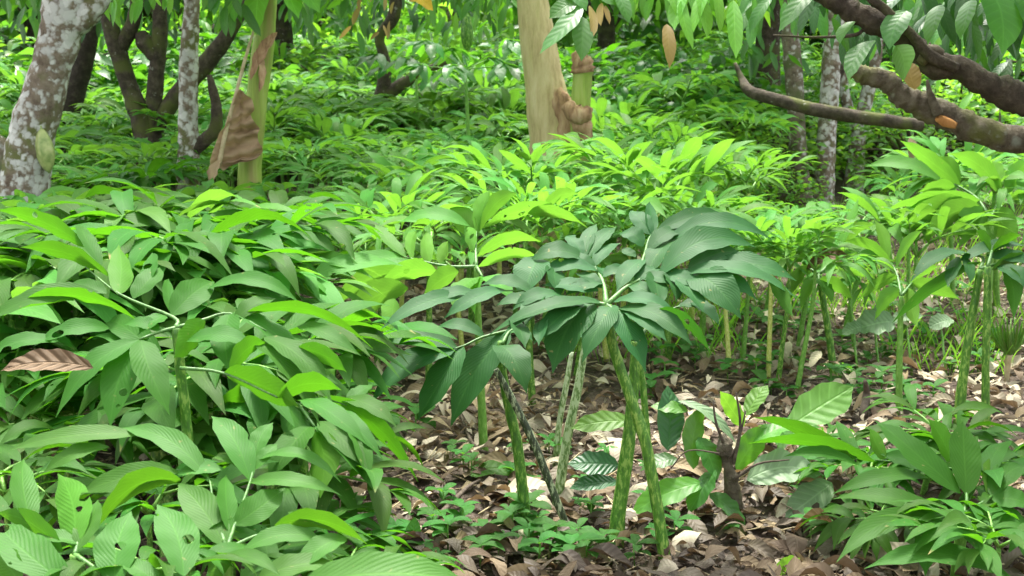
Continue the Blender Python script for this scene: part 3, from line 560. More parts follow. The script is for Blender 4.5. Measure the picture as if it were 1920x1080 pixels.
for lb, grp, lst, lms in (
  ('leafy yam plant at the left edge above the big brown dead leaf', 'left-edge yam plants', ((30, 440, 3.9, .95), (120, 400, 4.1, .95), (90, 510, 3.6, .95), (15, 565, 3.5, .9), (60, 610, 3.6, .85)), ('yam', 'yam_bright')),
  ('leafy yam plant just behind the large dark green yam plant at left', 'yam plants behind the large left plant', ((230, 400, 4.2, .95), (330, 430, 3.9, 1), (430, 430, 4.0, .95), (250, 480, 3.8, .95), (390, 500, 3.8, .95), (480, 490, 3.8, .9), (340, 370, 4.6, .9), (450, 385, 4.8, .85), (180, 370, 4.8, .9), (60, 360, 4.7, .9)), ('yam', 'yam', 'yam_bright')),
  ('leafy yam plant low between the large dark green plant and the lower left corner', 'low left yam plants', ((60, 740, 3.3, .8), (420, 690, 3.1, .85), (500, 640, 3.4, .85), (300, 700, 3.2, .85)), ('yam',)),
  ('leafy yam plant filling the lower left beneath the bigger plants', 'yam plants low at the lower left', ((570, 880, 2.9, .7), (330, 790, 3.1, .8), (480, 800, 3.2, .75), (40, 900, 2.5, .5), (250, 935, 2.6, .5), (560, 1000, 2.6, .5), (330, 1050, 2.2, .42), (660, 1060, 2.45, .42), (150, 800, 3.0, .6)), ('yam',)),
  ('low yam plant crowding behind the lower right corner plant', 'yam plants behind the lower right corner', ((1870, 880, 3.5, .7), (1640, 865, 3.6, .45), (1735, 800, 3.8, .55), (1900, 1000, 3.0, .5), (1530, 815, 3.9, .4), (1690, 960, 3.35, .42)), ('yam',)),
  ('bright yam plant with fine leaflets standing in the clearing at the right', 'bright yam plants of the right clearing', ((1800, 330, 6.6, .8), (1885, 330, 6.4, 1.0), (1500, 470, 5.6, .7), (1590, 430, 6.0, .8), (1700, 450, 5.9, .8), (1610, 500, 5.6, .6), (1440, 400, 6.3, .8)), ('yam_bright',)),
  ('bright yam plant around the backlit plant left of the dark umbrella', 'bright yam plants around the backlit plant', ((1000, 420, 4.9, .8), (1080, 400, 5.2, .8), (1180, 350, 5.6, .85), (1260, 370, 5.4, .8), (1000, 350, 5.8, .85), (880, 340, 6, .85), (1100, 320, 6.3, .9), (1320, 400, 5.8, .8), (800, 440, 4.8, .8), (700, 430, 5.3, .75)), ('yam_bright',))):
    for px, py, Y, s_ in lst: yam_px(px, py + 28 + (44 if Y > 4.4 and px < 600 else 34 if Y > 3.6 and px < 600 else 0), Y, s_, lb, grp, lm=g.choice(lms), sm='stem_young' if px > 1300 else 'stem', ci=g.choice((0, 5, 7) if py > 790 else (9, 10, 11, 12) if px > 600 else (0, 3, 5, 7)), rng=g); p = at(px, py, Y); placed.append((p.x, p.y))
# yellow-green stalks seen under the central umbrella at right
for px, py, h_, sm, lb in ((1368, 700, .42, 'stem_yellow', 'yellow yam stalk, leftmost of the row under the right end of the umbrella'),
                           (1392, 690, .40, 'stem_young', 'thin green yam stalk next to the leftmost yellow stalk'),
                           (1440, 720, .47, 'stem_yellow', 'yellow-green yam stalk in the middle of the stalk row right of the umbrella'),
                           (1458, 725, .44, 'stem', 'dark green yam stalk touching the middle yellow-green stalk'),
                           (1492, 742, .46, 'stem_young', 'stout pale green yam stalk, last of the row before the brown hanging leaf')):
    p = gnd(px, py); yam(p.x, p.y, h_, .6, lb, 'yam stalks in the litter right of the umbrella', lm='yam_bright', sm=sm, ci=g.choice((9, 10, 11)), rng=g)
# ------------------------------------------------------------------ cocoa and background foliage
def cloud(seed, rx, rz, n, size, shape='cocoa', droop=1.0, ns=4, nu=2, clump=26, twig=True, wr=.34, hollow=.0):
    g = random.Random(seed); mb = MB()
    cl = []
    for i in range(clump):
        while True:
            p = V((g.uniform(-1, 1), g.uniform(-1, 1), g.uniform(-1, 1)))
            if hollow < p.length < 1: break
        cl.append(V((p.x * rx, p.y * rx, p.z * rz)))
    for i in range(n):
        c = cl[g.randrange(clump)]; r = rx * .30
        p = c + V((g.gauss(0, r * .5), g.gauss(0, r * .5), g.gauss(0, r * .45)))
        az = g.random() * 6.28; el = -abs(g.gauss(.75, .45)) * droop + .2 * (1 - droop)
        dd = V((math.cos(az) * math.cos(el), math.sin(az) * math.cos(el), math.sin(el))); Ln = size * g.uniform(.6, 1.2)
        leaf(mb, p, p + dd * Ln, V((g.uniform(-.8, .8), g.uniform(-.8, .8), 1)), Ln * g.uniform(wr * .85, wr * 1.15), .1, ns, nu, .2, 0, shape, 0, rng=g)
    if twig:
        for c in cl: tube(mb, [(0, 0, -rz * .6, .03), (c.x * .5, c.y * .5, c.z * .5, .015), (c.x, c.y, c.z, .006)], 4, 0, 2, mi=1)
    return mb
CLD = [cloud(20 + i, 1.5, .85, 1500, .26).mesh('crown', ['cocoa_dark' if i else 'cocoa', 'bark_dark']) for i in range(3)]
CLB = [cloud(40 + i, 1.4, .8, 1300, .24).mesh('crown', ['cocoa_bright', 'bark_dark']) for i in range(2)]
BSH = [cloud(60 + i, .62, .42, 700, .13, 'ell', .5, 3, 2, 18, True, .45).mesh('foliage', ['bush', 'bark_dark']) for i in range(3)]
BSB = [cloud(70 + i, .6, .40, 800, .085, 'ell', .4, 3, 2, 18, True, .5).mesh('foliage', ['cocoa_bright', 'bark_dark']) for i in range(2)]
def place(name, me, parent, loc, rz=0, s=(1, 1, 1)):
    o = bpy.data.objects.new(name, me); COL.objects.link(o); o.parent = parent; o.location = loc; o.rotation_euler = (0, 0, rz); o.scale = s; return o
g = random.Random(11)
TRK = []
for i in range(4):
    mb = MB(); q = random.Random(i + 3); a = q.random() * 6.28
    pts = [(0, 0, -.1, .13), (.05 * math.cos(a), .05 * math.sin(a), .5, .095), (.12 * math.cos(a), .1 * math.sin(a), 1.1, .085), (.3 * math.cos(a), .3 * math.sin(a), 1.9, .07), (.5 * math.cos(a), .4 * math.sin(a), 2.8, .04)]
    tube(mb, pts, 9, .14, 5)
    for k_ in range(2):
        b_ = a + 2.2 + k_ * 1.9; p = pts[2]
        tube(mb, [(*p[:3], .055), (p[0] + .35 * math.cos(b_), p[1] + .35 * math.sin(b_), 1.5, .045), (p[0] + .8 * math.cos(b_), p[1] + .8 * math.sin(b_), 2.2, .025)], 7, .1, 4)
    TRK.append({m_: mb.mesh('trunk', m_) for m_ in ('bark_dark', 'bark_half', 'bark_lichen')})
def bg_tree(x, y, s, label, group, bm='bark_dark', crown_z=2.3, dark=True):
    r = empty('cocoa_tree', (x, y, 0), label, 'cocoa tree', group)
    place('trunk', g.choice(TRK)[bm], r, (0, 0, 0), g.random() * 6.28, (s, s, s))
    place('crown', g.choice(CLD if dark else CLB), r, (g.uniform(-.2, .2), g.uniform(-.2, .2), crown_z * s), g.random() * 6.28, (s, s, s))
    return r
n = 0
for row, (y, dx, cz) in enumerate(((16.2, 2.9, 2.05), (19.5, 3.0, 1.9), (23, 3.0, 1.8), (27, 3.0, 1.6), (32, 3.0, 1.6))):
    x = -y * .42 - 1 + row % 2
    while x < y * .42 + 2:
        bg_tree(x + g.uniform(-.5, .5), y + g.uniform(-1, 1), g.uniform(1, 1.35), ['cocoa tree with drooping leaves in the first shaded row behind the field', 'cocoa tree in the second shaded row behind the field', 'dim cocoa tree in the third row behind the field', 'dim cocoa tree in the fourth row at the back', 'farthest cocoa tree at the dark back of the plantation'][row],
                ['first', 'second', 'third', 'fourth', 'last'][row] + ' row of shaded cocoa trees', g.choice(('bark_dark', 'bark_half')), cz + g.uniform(-.15, .25), g.random() < .6); x += dx
def bush(x, y, s, label, group, small=False, sz=1):
    r = empty('shrub', (x, y, 0), label, 'shrub', group)
    mb = MB(); 
    place('foliage', g.choice(BSB if small else BSH), r, (0, 0, .42 * s * sz), g.random() * 6.28, (s, s, s * sz))
    return r
for i in range(60):
    y = g.uniform(12, 26); x = g.uniform(-.42, .42) * y
    bush(x, y, g.uniform(1.1, 1.9), 'leafy undergrowth shrub among the shaded rows of cocoa trees', 'undergrowth shrubs among the cocoa rows', g.random() < .6)
for px, Y, s in ((430, 13, 1.2), (520, 14, 1.35), (590, 12.5, 1.1), (640, 13.5, 1.4), (690, 14.5, 1.4), (760, 13, 1.25), (830, 12.2, 1.15), (890, 13.6, 1.35), (950, 12.6, 1.2), (60, 12.5, 1.2), (150, 13.5, 1.4), (330, 13, 1.3), (250, 14.2, 1.4), (790, 15, 1.5), (560, 15.3, 1.5), (930, 15.2, 1.5)):
    p = at(px, 200, Y); bush(p.x, p.y, s, 'leafy shrub standing behind the yam field left of the pale banana stem', 'shrubs behind the yam field left of the pale stem', g.random() < .35)
for px, Y, s in ((1180, 10.8, 1.1), (1250, 12, 1.3), (1330, 11.5, 1.2), (1420, 12.5, 1.3), (1130, 12.5, 1.3)):
    p = at(px, 200, Y); bush(p.x, p.y, s, 'dark dense shrub behind the hanging cocoa leaves right of the pale banana stem', 'dark shrubs right of the pale banana stem')
for px, Y, s in ((1220, 9.6, .8), (1290, 10.2, .95), (1370, 9.6, .9), (1440, 10.6, 1.0), (1330, 8.9, .6), (1640, 12, 1.1), (1720, 11, 1.0), (1800, 12.5, 1.2), (1880, 10.5, 1.0), (1590, 13, 1.2), (1690, 13.5, 1.3), (1460, 8.9, .55)):
    p = at(px, 200, Y); bush(p.x, p.y, s, 'bright small-leaved shrub in the sunny gap ' + ('between the pale banana stem and the right trunks' if px < 1500 else 'behind the right trunks'), 'bright small-leaved shrubs', True)
# ------------------------------------------------------------------ trees and stems traced from the picture
def traced_tree(name, label, c_, parts, Y, crown_parts=(), group=None, base=None):
    p0 = pxpath([parts[0][2][0]], Y)[0]
    base = base or (p0[0], p0[1], 0); r = empty(name, base, label, c_, group)
    for nm, mt, path, *o in parts:
        mb = MB(); pp = pxpath(path, Y)
        if nm == 'trunk' and not o: pp = [(pp[0][0], pp[0][1], -.05, pp[0][3] * 1.1)] + pp
        tube(mb, pp, 14, o[0] if o and o[0] else .12, 6); mb.build(nm, mt, r)
    for (dx, dy, z, s, d_) in crown_parts:
        place('crown', g.choice(CLD if d_ else CLB), r, (dx, dy, z), g.random() * 6.28, (s, s, s))
    return r
LT = traced_tree('cocoa_tree', 'white lichen-covered cocoa tree at left bearing one ribbed pod', 'cocoa tree',
  [('trunk', 'bark_lichen', [(40, 420, 100), (45, 330, 96), (62, 250, 84), (85, 160, 78), (105, 95, 76), (118, 40, 82), (128, -30, 84)]),
   ('branch', 'bark_lichen', [(118, 55, 56), (150, 35, 56), (180, 0, 48), (215, -70, 44), (240, -160, 34)]),
   ('branch', 'bark_lichen', [(128, -20, 70), (115, -90, 60), (80, -200, 40)]),
   ('root_flare', 'bark_half', [(35, 420, 60), (20, 320, 56), (5, 280, 40), (-15, 255, 24)])], 6.7,
  ((0, 0, 3.5, 1.0, 1),))
# its pod
p = at(88, 283, 6.62); mb = MB(); prof = [(-.105, .003), (-.095, .012), (-.07, .027), (-.03, .040), (.01, .042), (.05, .035), (.08, .024), (.1, .011), (.104, .006), (.125, .005)]
for hi_ in range(1): tube(mb, [(p.x - z * .12 - .008, p.y, p.z + z, r_) for z, r_ in prof], 40, 0, 3, ridge=.07)
tag(mb.build('cocoa_pod', 'pod', org=p), 'pale yellow-green ribbed cocoa pod hanging at the foot of the lichen trunk', 'cocoa pod')
traced_tree('cocoa_tree', 'dark many-stemmed cocoa tree behind the thin whitish trunk at left', 'cocoa tree',
  [('trunk', 'bark_dark', [(285, 330, 60), (272, 240, 50), (245, 170, 34), (222, 100, 33), (205, 40, 30), (190, -40, 26)]),
   ('branch', 'bark_dark', [(285, 250, 36), (292, 150, 30), (300, 60, 28), (298, -40, 24)]),
   ('branch', 'bark_dark', [(292, 240, 34), (330, 180, 32), (385, 120, 34), (430, 60, 28), (470, -20, 24)]),
   ('branch', 'bark_dark', [(222, 95, 30), (250, 40, 26), (262, -40, 22)]),
   ('branch', 'bark_dark', [(296, 110, 26), (272, 80, 34), (262, 60, 20)])], 9.3, ((.2, 0, 3.5, .9, 1),))
traced_tree('cocoa_tree', 'thin whitish cocoa trunk with a forked low stub left of the green banana stem', 'cocoa tree',
  [('trunk', 'bark_lichen', [(352, 350, 44), (353, 290, 40), (353, 200, 36), (354, 110, 36), (358, 40, 30), (362, -40, 28)]),
   ('branch', 'bark_dark', [(355, 285, 30), (385, 262, 26), (404, 240, 24), (406, 200, 20), (398, 165, 16), (392, 140, 9)])], 7.7, ((-.1, .1, 3.4, .7, 0),))
traced_tree('cocoa_tree', 'blackish leaning trunk in the shade just right of the lichen trunk', 'cocoa tree',
  [('trunk', 'bark_black', [(118, 250, 46), (132, 190, 46), (152, 130, 40), (168, 60, 34), (180, -40, 30)])], 10.4, ((0, 0, 3.4, .8, 1),))
traced_tree('cocoa_tree', 'dark bent cocoa tree in the back with a propped sloping limb', 'cocoa tree',
  [('trunk', 'bark_dark', [(700, 240, 40), (715, 190, 34), (722, 120, 22), (712, 70, 18), (738, 30, 24), (745, -40, 22)]),
   ('branch', 'bark_dark', [(715, 185, 26), (750, 160, 24), (800, 132, 16), (852, 112, 9)]),
   ('branch', 'bark_half', [(795, 140, 12), (787, 170, 14), (782, 215, 14), (780, 250, 14)])], 11, ((0, 0, 3.4, .8, 1),))
traced_tree('cocoa_tree', 'mottled trunk on the right, the left one of the close pair', 'cocoa tree',
  [('trunk', 'bark_half', [(1512, 400, 40), (1505, 360, 36), (1496, 280, 32), (1492, 200, 32), (1487, 130, 34), (1482, 60, 32), (1478, -40, 30)])], 10.2, ((-.3, .3, 3.4, .8, 1),))
traced_tree('cocoa_tree', 'pale blotched trunk on the right, the right one of the close pair', 'cocoa tree',
  [('trunk', 'bark_lichen', [(1543, 395, 44), (1546, 340, 38), (1550, 250, 36), (1556, 170, 34), (1560, 110, 36), (1568, 40, 34), (1580, -40, 30)]),
   ('branch', 'bark_dark', [(1556, 165, 24), (1580, 120, 22), (1610, 90, 18), (1640, 30, 14), (1660, -40, 12)])], 10.3, ((.3, .3, 3.4, .8, 0),))
traced_tree('cocoa_tree', 'slender whitish trunk leaning right behind the close pair', 'cocoa tree',
  [('trunk', 'bark_lichen', [(1600, 345, 38), (1605, 300, 32), (1612, 240, 28), (1628, 170, 26), (1640, 110, 24), (1650, 20, 22), (1655, -40, 20)]),
   ('branch', 'bark_lichen', [(1608, 250, 20), (1590, 200, 20), (1582, 160, 18), (1585, 120, 12)])], 11.5, ((.2, .2, 3.4, .8, 0),))
traced_tree('cocoa_tree', 'thick shadowy trunk left of the mottled pair at the right', 'cocoa tree',
  [('trunk', 'bark_dark', [(1462, 300, 34), (1448, 240, 38), (1440, 150, 44), (1440, 60, 46), (1445, -40, 44)])], 12.2, ((.2, .2, 2.6, 1, 1), (-1, 0, 2.3, .8, 1)))
tag(( lambda m_: m_.build('wooden_pole', 'bark_dark'))( (lambda m_: (tube(m_, pxpath([(1378, 118, 6, .35), (1392, 150, 14, .3), (1408, 172, 22, .2), (1460, 188, 24, .1), (1540, 208, 26), (1630, 222, 26), (1730, 236, 24)], 7.6), 10, .1, 5), m_)[1])(MB()) ), 'crooked mossy pole crossing in front of the mottled trunk pair', 'pole')
# near cocoa tree at the right: its trunk stands outside the frame, its limbs reach in
rt = empty('cocoa_tree', (2.5, 4.25, 0), 'near cocoa tree whose heavy dark limbs reach in from the upper right corner', 'cocoa tree')
mb = MB(); tube(mb, [(2.5, 4.25, -.1, .17), (2.46, 4.25, .5, .14), (2.38, 4.2, 1.0, .13), (2.45, 4.2, 1.7, .11), (2.6, 4.4, 2.6, .07)], 14, .12, 6); mb.build('trunk', 'bark_dark', rt)
for mt, path, Y in (('limb', [(2500, 560, 96, .12), (2400, 520, 84), (2200, 390, 74), (1980, 285, 62), (1900, 262, 60), (1830, 244, 62), (1775, 218, 58), (1735, 200, 60), (1690, 178, 50), (1660, 150, 44), (1625, 142, 42), (1597, 130, 30)], 4.1),
                    ('limb_dark', [(2500, 430, 92, .3), (2400, 380, 84, .15), (2100, 270, 80), (1950, 196, 74), (1890, 176, 70), (1850, 158, 56), (1800, 128, 54), (1752, 122, 56), (1712, 84, 46), (1660, 52, 50), (1615, 30, 50), (1570, 6, 44), (1500, -40, 38)], 3.9),
                    ('limb_dark', [(1795, 128, 22), (1745, 104, 26), (1705, 62, 20), (1668, 25, 20), (1625, -10, 16), (1600, -50, 14)], 3.85),
                    ('limb_dark', [(1620, 55, 7), (1600, 66, 8), (1530, 70, 6), (1450, 66, 4)], 3.9),
                    ('limb', [(1725, 118, 20), (1745, 96, 32), (1768, 100, 18)], 3.87), ('limb', [(1760, 215, 20), (1745, 180, 16), (1738, 150, 6)], 4.05),
                    ('limb_dark', [(2500, 200, 76, .3), (2400, 100, 60, .15), (2100, -60, 50), (1700, -130, 36), (1380, -120, 24), (1120, -90, 14)], 3.9)):
    mb = MB(); tube(mb, [(a_, b_, c_, r_ * .86) for a_, b_, c_, r_ in pxpath(path, Y)], 18, .26, 9); mb.build('branch', mt, rt)
mb = MB(); tube(mb, pxpath([(1757, 222, 10, -.047), (1772, 228, 20, -.040), (1793, 236, 12, -.046)], 4.1), 10, .3, 4); tag(mb.build('cut_scar', 'cut_wood', rt), 'orange fresh cut on the lower limb')
for rows, mt, Y, hb in (
  ([(1855, -20, 1880, 95, 90, .85, .1), (1700, 20, 1668, 88, 60, .9, .1), (1640, 75, 1590, 150, 46, .8, .1), (1680, 85, 1695, 150, 60, -.8, .1), (1910, -10, 1950, 90, 70, .8, .1), (1820, 0, 1800, 70, 50, .7, .1), (1530, -30, 1460, 58, 44, .85, .1), (1760, 10, 1740, 80, 50, .7, .1), (1600, 40, 1575, 80, 40, .6, .1)], 'cocoa', 3.8, (1800, 60)),
  ([(1375, 0, 1380, 108, 36, .95, .03), (1345, -20, 1350, 60, 26, .8, .05), (1290, -20, 1265, 55, 40, .8, .05), (1310, -10, 1325, 70, 36, .8, .05), (1335, -30, 1300, 60, 36, .7, .05), (1240, -30, 1270, 30, 36, .7, .05), (1280, 0, 1300, 90, 30, .8, .05)], 'cocoa_bright', 4.0, (1300, 0)),
  ([(1090, 10, 1012, 100, 46, .8, .08), (1090, 30, 1090, 110, 46, .95, .05), (1080, 0, 1030, 35, 44, .8, .1), (1100, -20, 1160, 10, 40, .7, .1), (1060, -30, 1100, 20, 40, .8, .1), (1150, -20, 1180, 40, 36, .7, .1)], 'cocoa', 4.3, (1090, 0)),
  ([(1105, 10, 1112, 68, 20, .9, .04), (1128, 5, 1127, 48, 18, .9, .04), (1135, 10, 1143, 45, 14, .8, .04), (1250, 45, 1255, 125, 32, .9, .05)], 'cocoa_young', 4.3, (1120, 0))):
    trace(None, rows, hb, Y, .8, 'cocoa', fold=.15, wave=.03, each=lambda m_, b_: m_.build('leaf', mt, rt, org=b_))
place('crown', CLD[0], rt, (.5, .2, 3.0), .4, (1.1, 1.1, .9))
# small dark twig tips over the top right
# ------------------------------------------------------------------ banana plants
bt = empty('banana_plant', (*at(1040, 230, 8.2).xy, 0), 'pale smooth tan banana stem standing tall in the middle distance', 'banana plant')
mb = MB(); tube(mb, [( *at(1045, 330, 8.2).xy, -.05, .17)] + pxpath([(1045, 320, 108), (1040, 260, 96), (1028, 200, 84), (1018, 140, 72), (1008, 70, 66), (998, 0, 58), (985, -120, 52), (975, -260, 46)], 8.2), 18, .04, 6); mb.build('stem', 'banana_pale', bt)
mb = MB(); tube(mb, pxpath([(1060, 330, 60), (1070, 240, 56), (1052, 190, 40), (1046, 165, 14)], 8.1), 12, .2, 5); mb.build('old_sheath', 'banana_rot', bt)
for i in range(7):
    mb = MB(); a = i * .9; b_ = at(975, -260, 8.2); dd = V((math.cos(a), math.sin(a), .35)); leaf(mb, b_, b_ + dd * 1.5 + V((0, 0, -.1)), (0, 0, 1), .42, .25, 14, 6, .2, .1, 'ell'); mb.build('leaf', 'cocoa_bright', bt)
br = empty('banana_plant', (*at(1092, 250, 8.0).xy, 0), 'short cut banana stump with a ragged rusty top right of the pale stem', 'banana plant')
mb = MB(); tube(mb, [(*at(1092, 300, 8.0).xy, -.05, .07)] + pxpath([(1090, 250, 40), (1088, 200, 38), (1092, 150, 36), (1094, 128, 38)], 8.0), 14, .1, 5); mb.build('stem', 'banana_green', br)
mb = MB(); tube(mb, pxpath([(1094, 136, 40), (1092, 122, 42), (1086, 106, 30), (1100, 100, 16)], 8.0), 12, .35, 4); mb.build('torn_top', 'banana_rot', br)
mb = MB(); tube(mb, pxpath([(1062, 196, 24, -.05), (1080, 215, 40, -.08), (1098, 212, 30, -.1), (1106, 200, 12, -.1)], 7.95), 12, .3, 4); tube(mb, pxpath([(1085, 220, 40, -.06), (1095, 245, 34, -.06), (1100, 270, 22, -.06)], 7.95), 12, .3, 4); mb.build('old_sheath', 'banana_rot', br)
bg = empty('banana_plant', (*at(470, 300, 7.2).xy, 0), 'young green banana stem at left wrapped by a hanging dry leaf', 'banana plant')
mb = MB(); tube(mb, [(*at(466, 380, 7.2).xy, -.05, .075)] + pxpath([(468, 330, 46), (474, 260, 42), (482, 180, 40), (492, 100, 42), (500, 40, 34), (508, -20, 26), (520, -120, 20)], 7.2), 14, .06, 6); mb.build('stem', 'banana_green', bg)
mb = MB()
trace(mb, [(520, 60, 470, 150, 30, .8, .1, -.05), (480, 90, 486, 170, 22, .7, .05, -.06)], (480, 100), 7.15, .3, 'ell', fold=.5, wave=.2); mb.build('torn_sheath', 'banana_rot', bg)
mb = MB(); tube(mb, pxpath([(478, 50, 5, -.05), (460, 110, 7, -.08), (444, 170, 7, -.12), (425, 240, 9, -.14), (410, 310, 10, -.15)], 7.15), 6, 0, 5); mb.build('leaf_rib', 'straw', bg)
# hanging dry banana blade: a folded, pleated sheet
def blade(Y, rowsp, name, mt, parent, pleat=.012, nu=16, ns=22):
    mb = MB(); vs = []; uv = []; L_ = cat([(a, b, c, d) for a, b, c, d in rowsp], 6)
    for i, (xl, yl, xr, yr) in enumerate(L_):
        for j in range(nu + 1):
            t_ = j / nu; px = xl + (xr - xl) * t_; py = yl + (yr - yl) * t_
            p = at(px, py, Y + pleat * 2 * math.sin(i * 1.0 + t_ * 3 + .8 * math.sin(i * .37)) * (.3 + t_) + .05 * math.sin(t_ * 3.1) + .035 * noise.noise(V((px * .05, py * .05, 0))) + .02 * noise.noise(V((px * .13, py * .13, 5))))
            p.x += .018 * noise.noise(V((px * .06, py * .06, 9))) * t_ * 2; p.z += .015 * noise.noise(V((px * .07, py * .05, 2)))
            vs.append(p); uv.append((.5 + t_ * .5, i / len(L_)))
    k = nu + 1; n = len(L_)
    mb.add(vs, [(i * k + j, i * k + j + 1, (i + 1) * k + j + 1, (i + 1) * k + j) for i in range(n - 1) for j in range(nu)], uv)
    return mb.build(name, mt, parent)
blade(7.0, [(448, 168, 462, 172), (434, 200, 472, 195), (424, 230, 474, 215), (412, 250, 482, 240), (402, 275, 484, 262), (394, 300, 490, 285), (398, 312, 470, 300), (418, 318, 440, 308)], 'dry_leaf_blade', 'banana_dry', bg)
mb = MB(); trace(mb, [(414, 300, 396, 345, 26, .8, .03, -.1)], (414, 300), 7.0, .3, 'ell', fold=.6, wave=.2); mb.build('dry_leaf_tip', 'banana_dry', bg)
for i in range(5):
    mb = MB(); a = i * 1.3 + .4; b_ = at(520, -110, 7.2); dd = V((math.cos(a), math.sin(a), .5)); leaf(mb, b_, b_ + dd * 1.1, (0, 0, 1), .34, .25, 14, 6, .2, .1, 'ell'); mb.build('leaf', 'cocoa_bright', bg)
mb = MB(); trace(mb, [(500, -60, 480, 60, 60, .8, .1), (520, -60, 560, 30, 60, .8, .1), (450, -50, 440, 40, 50, .8, .1), (540, -40, 600, 20, 50, .7, .1)], (500, 0), 7.0, .5, 'cocoa'); mb.build('leaf_cluster', 'cocoa_bright', bg)
mb = MB(); trace(mb, [(700, -30, 812, 14, 60, .6, .08)], (760, 0), 7, .5, 'ell', fold=.3, wave=.25)
tag(mb.build('dead_banana_leaf', 'yellow_leaf', org=at(760, 0, 7)), 'yellow-orange withering banana leaf dipping in at the top edge', 'banana leaf')

# overhanging cocoa twigs seen along the top edge
def twig_leaves(label, px0, px1, py0, Y, n, mt, lab_cat='branch', ln=(60, 110), seed=1, py1=None):
    q = random.Random(seed); p0 = at(px0, -60, Y); r = empty('cocoa_branch', p0, label, 'branch')
    mb = MB(); tube(mb, pxpath([(px0 - 40, -160, 14), ((px0 + px1) / 2, -70, 9), (px1 + 30, -50, 4)], Y), 7, .1, 5); mb.build('twig', 'bark_dark', r)
    rows = []
    for i in range(int(n * 1.6)):
        x = q.uniform(px0, px1); y = q.uniform(-60, py0); Ln = q.uniform(*ln) * 4.6 / Y; a = q.gauss(0, .5)
        rows.append((x, y, x + Ln * math.sin(a), y + Ln * math.cos(a), Ln * .36, q.choice((.9, .8, -.7, .6)), .06, q.uniform(-.25, .25)))
    trace(None, rows, ((px0 + px1) / 2, 0), Y, .5, 'cocoa', ns=7, each=lambda m_, b_: m_.build('leaf', mt, r, org=b_))
twig_leaves('leafy cocoa twig with bright leaves hanging over the far left top', 10, 90, 20, 7.4, 16, 'cocoa', seed=2)
twig_leaves('bright cocoa twig hanging between the lichen trunk and the whitish trunk', 180, 340, 10, 8.2, 18, 'cocoa_bright', seed=3)
twig_leaves('dark leafy twig above the dry banana leaf', 390, 470, 10, 6.8, 14, 'cocoa', seed=4)
twig_leaves('green leafy twig right of the green banana stem', 530, 680, 10, 8.8, 26, 'cocoa', seed=5)
twig_leaves('cocoa twig with reddish young leaves above the bent dark tree', 655, 750, 60, 8.4, 9, 'cocoa_young', seed=6, ln=(40, 70))
twig_leaves('green leafy twig between the withering yellow leaf and the pale stem', 790, 960, 10, 9.0, 26, 'cocoa', seed=7)
twig_leaves('yellow-green leafy twig over the dark shrubs right of the pale stem', 1180, 1420, 0, 7.5, 34, 'cocoa_bright', seed=8)
twig_leaves('dark leafy twig over the thick shadowy trunk', 1400, 1560, 20, 6.5, 20, 'cocoa', seed=9)
twig_leaves('green leafy twig seen beyond the heavy limbs at the upper right', 1640, 1930, 60, 6.2, 34, 'cocoa', seed=10)
twig_leaves('bright leafy twig between the two heavy limbs at the upper right', 1690, 1930, 180, 7.2, 26, 'cocoa_bright', seed=12, ln=(40, 80))
twig_leaves('leafy twig over the back of the field left of the yellow withering leaf', 540, 720, 60, 10.2, 26, 'cocoa', seed=21)
twig_leaves('leafy twig hanging behind the dark many-stemmed tree', 150, 330, 70, 10.8, 26, 'cocoa', seed=22)
twig_leaves('leafy twig in front of the thick shadowy trunk at the right', 1380, 1500, 110, 10.5, 26, 'cocoa', seed=23)
twig_leaves('leafy twig between the yellow withering leaf and the dark cocoa pod', 780, 960, 70, 10.4, 24, 'cocoa_bright', seed=24)
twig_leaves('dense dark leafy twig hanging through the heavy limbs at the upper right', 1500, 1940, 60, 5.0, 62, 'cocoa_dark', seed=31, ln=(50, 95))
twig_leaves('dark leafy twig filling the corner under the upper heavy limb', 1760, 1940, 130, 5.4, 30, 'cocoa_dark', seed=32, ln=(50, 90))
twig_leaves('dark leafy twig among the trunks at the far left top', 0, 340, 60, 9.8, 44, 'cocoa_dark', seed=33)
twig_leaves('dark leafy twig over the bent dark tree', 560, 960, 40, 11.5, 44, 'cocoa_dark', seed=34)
p = at(876, 62, 9.4); mb = MB(); tube(mb, [(p.x, p.y, p.z + z * 1.2, r_ * .95) for z, r_ in prof], 30, 0, 3, ridge=.07); M['pod_g'] = M['bush']
tag(mb.build('cocoa_pod', 'stem', org=p), 'dark green cocoa pod hanging in the shade left of the pale banana stem', 'cocoa pod')
# lobed papaya-like seedling left of the pale stem
def papaya(px, py_top, Y, hz, label, nleaf=6, seed=0):
    q = random.Random(seed); top = at(px, py_top, Y); r = empty('papaya_plant', (top.x, top.y, 0), label, 'papaya plant')
    mb = MB(); tube(mb, [(top.x, top.y, -.02, .018), (top.x + .02, top.y, top.z * .5, .014), (*top, .01)], 7, 0, 4); mb.build('stem', 'stem_young', r)
    for i in range(nleaf):
        a = q.random() * .5 + i * 6.28 / nleaf; e = top + V((math.cos(a) * .28, math.sin(a) * .28, q.uniform(.02, .2)))
        mb = MB(); tube(mb, [(*top, .004), (*e, .003)], 5, 0, 1, mi=1)
        for k_ in range(7):
            b_ = a + (k_ - 3) * .62; L2_ = .2 * (1 - .08 * abs(k_ - 3)); d_ = V((math.cos(b_), math.sin(b_), -.35 - .1 * abs(k_ - 3)))
            leaf(mb, e - d_ * .02, e + d_ * L2_, (0, 0, 1), .075, .1, 7, 4, .1, .25, 'ell', rng=q)
        mb.build('leaf', ['bush', 'stem_young'], r)
papaya(872, 130, 8.9, 0, 'lobed-leaf seedling with a thin upright stem left of the pale banana stem', 7, 1)
papaya(780, 150, 10.2, 0, 'lobed-leaf seedling behind the sloping propped limb', 6, 2)

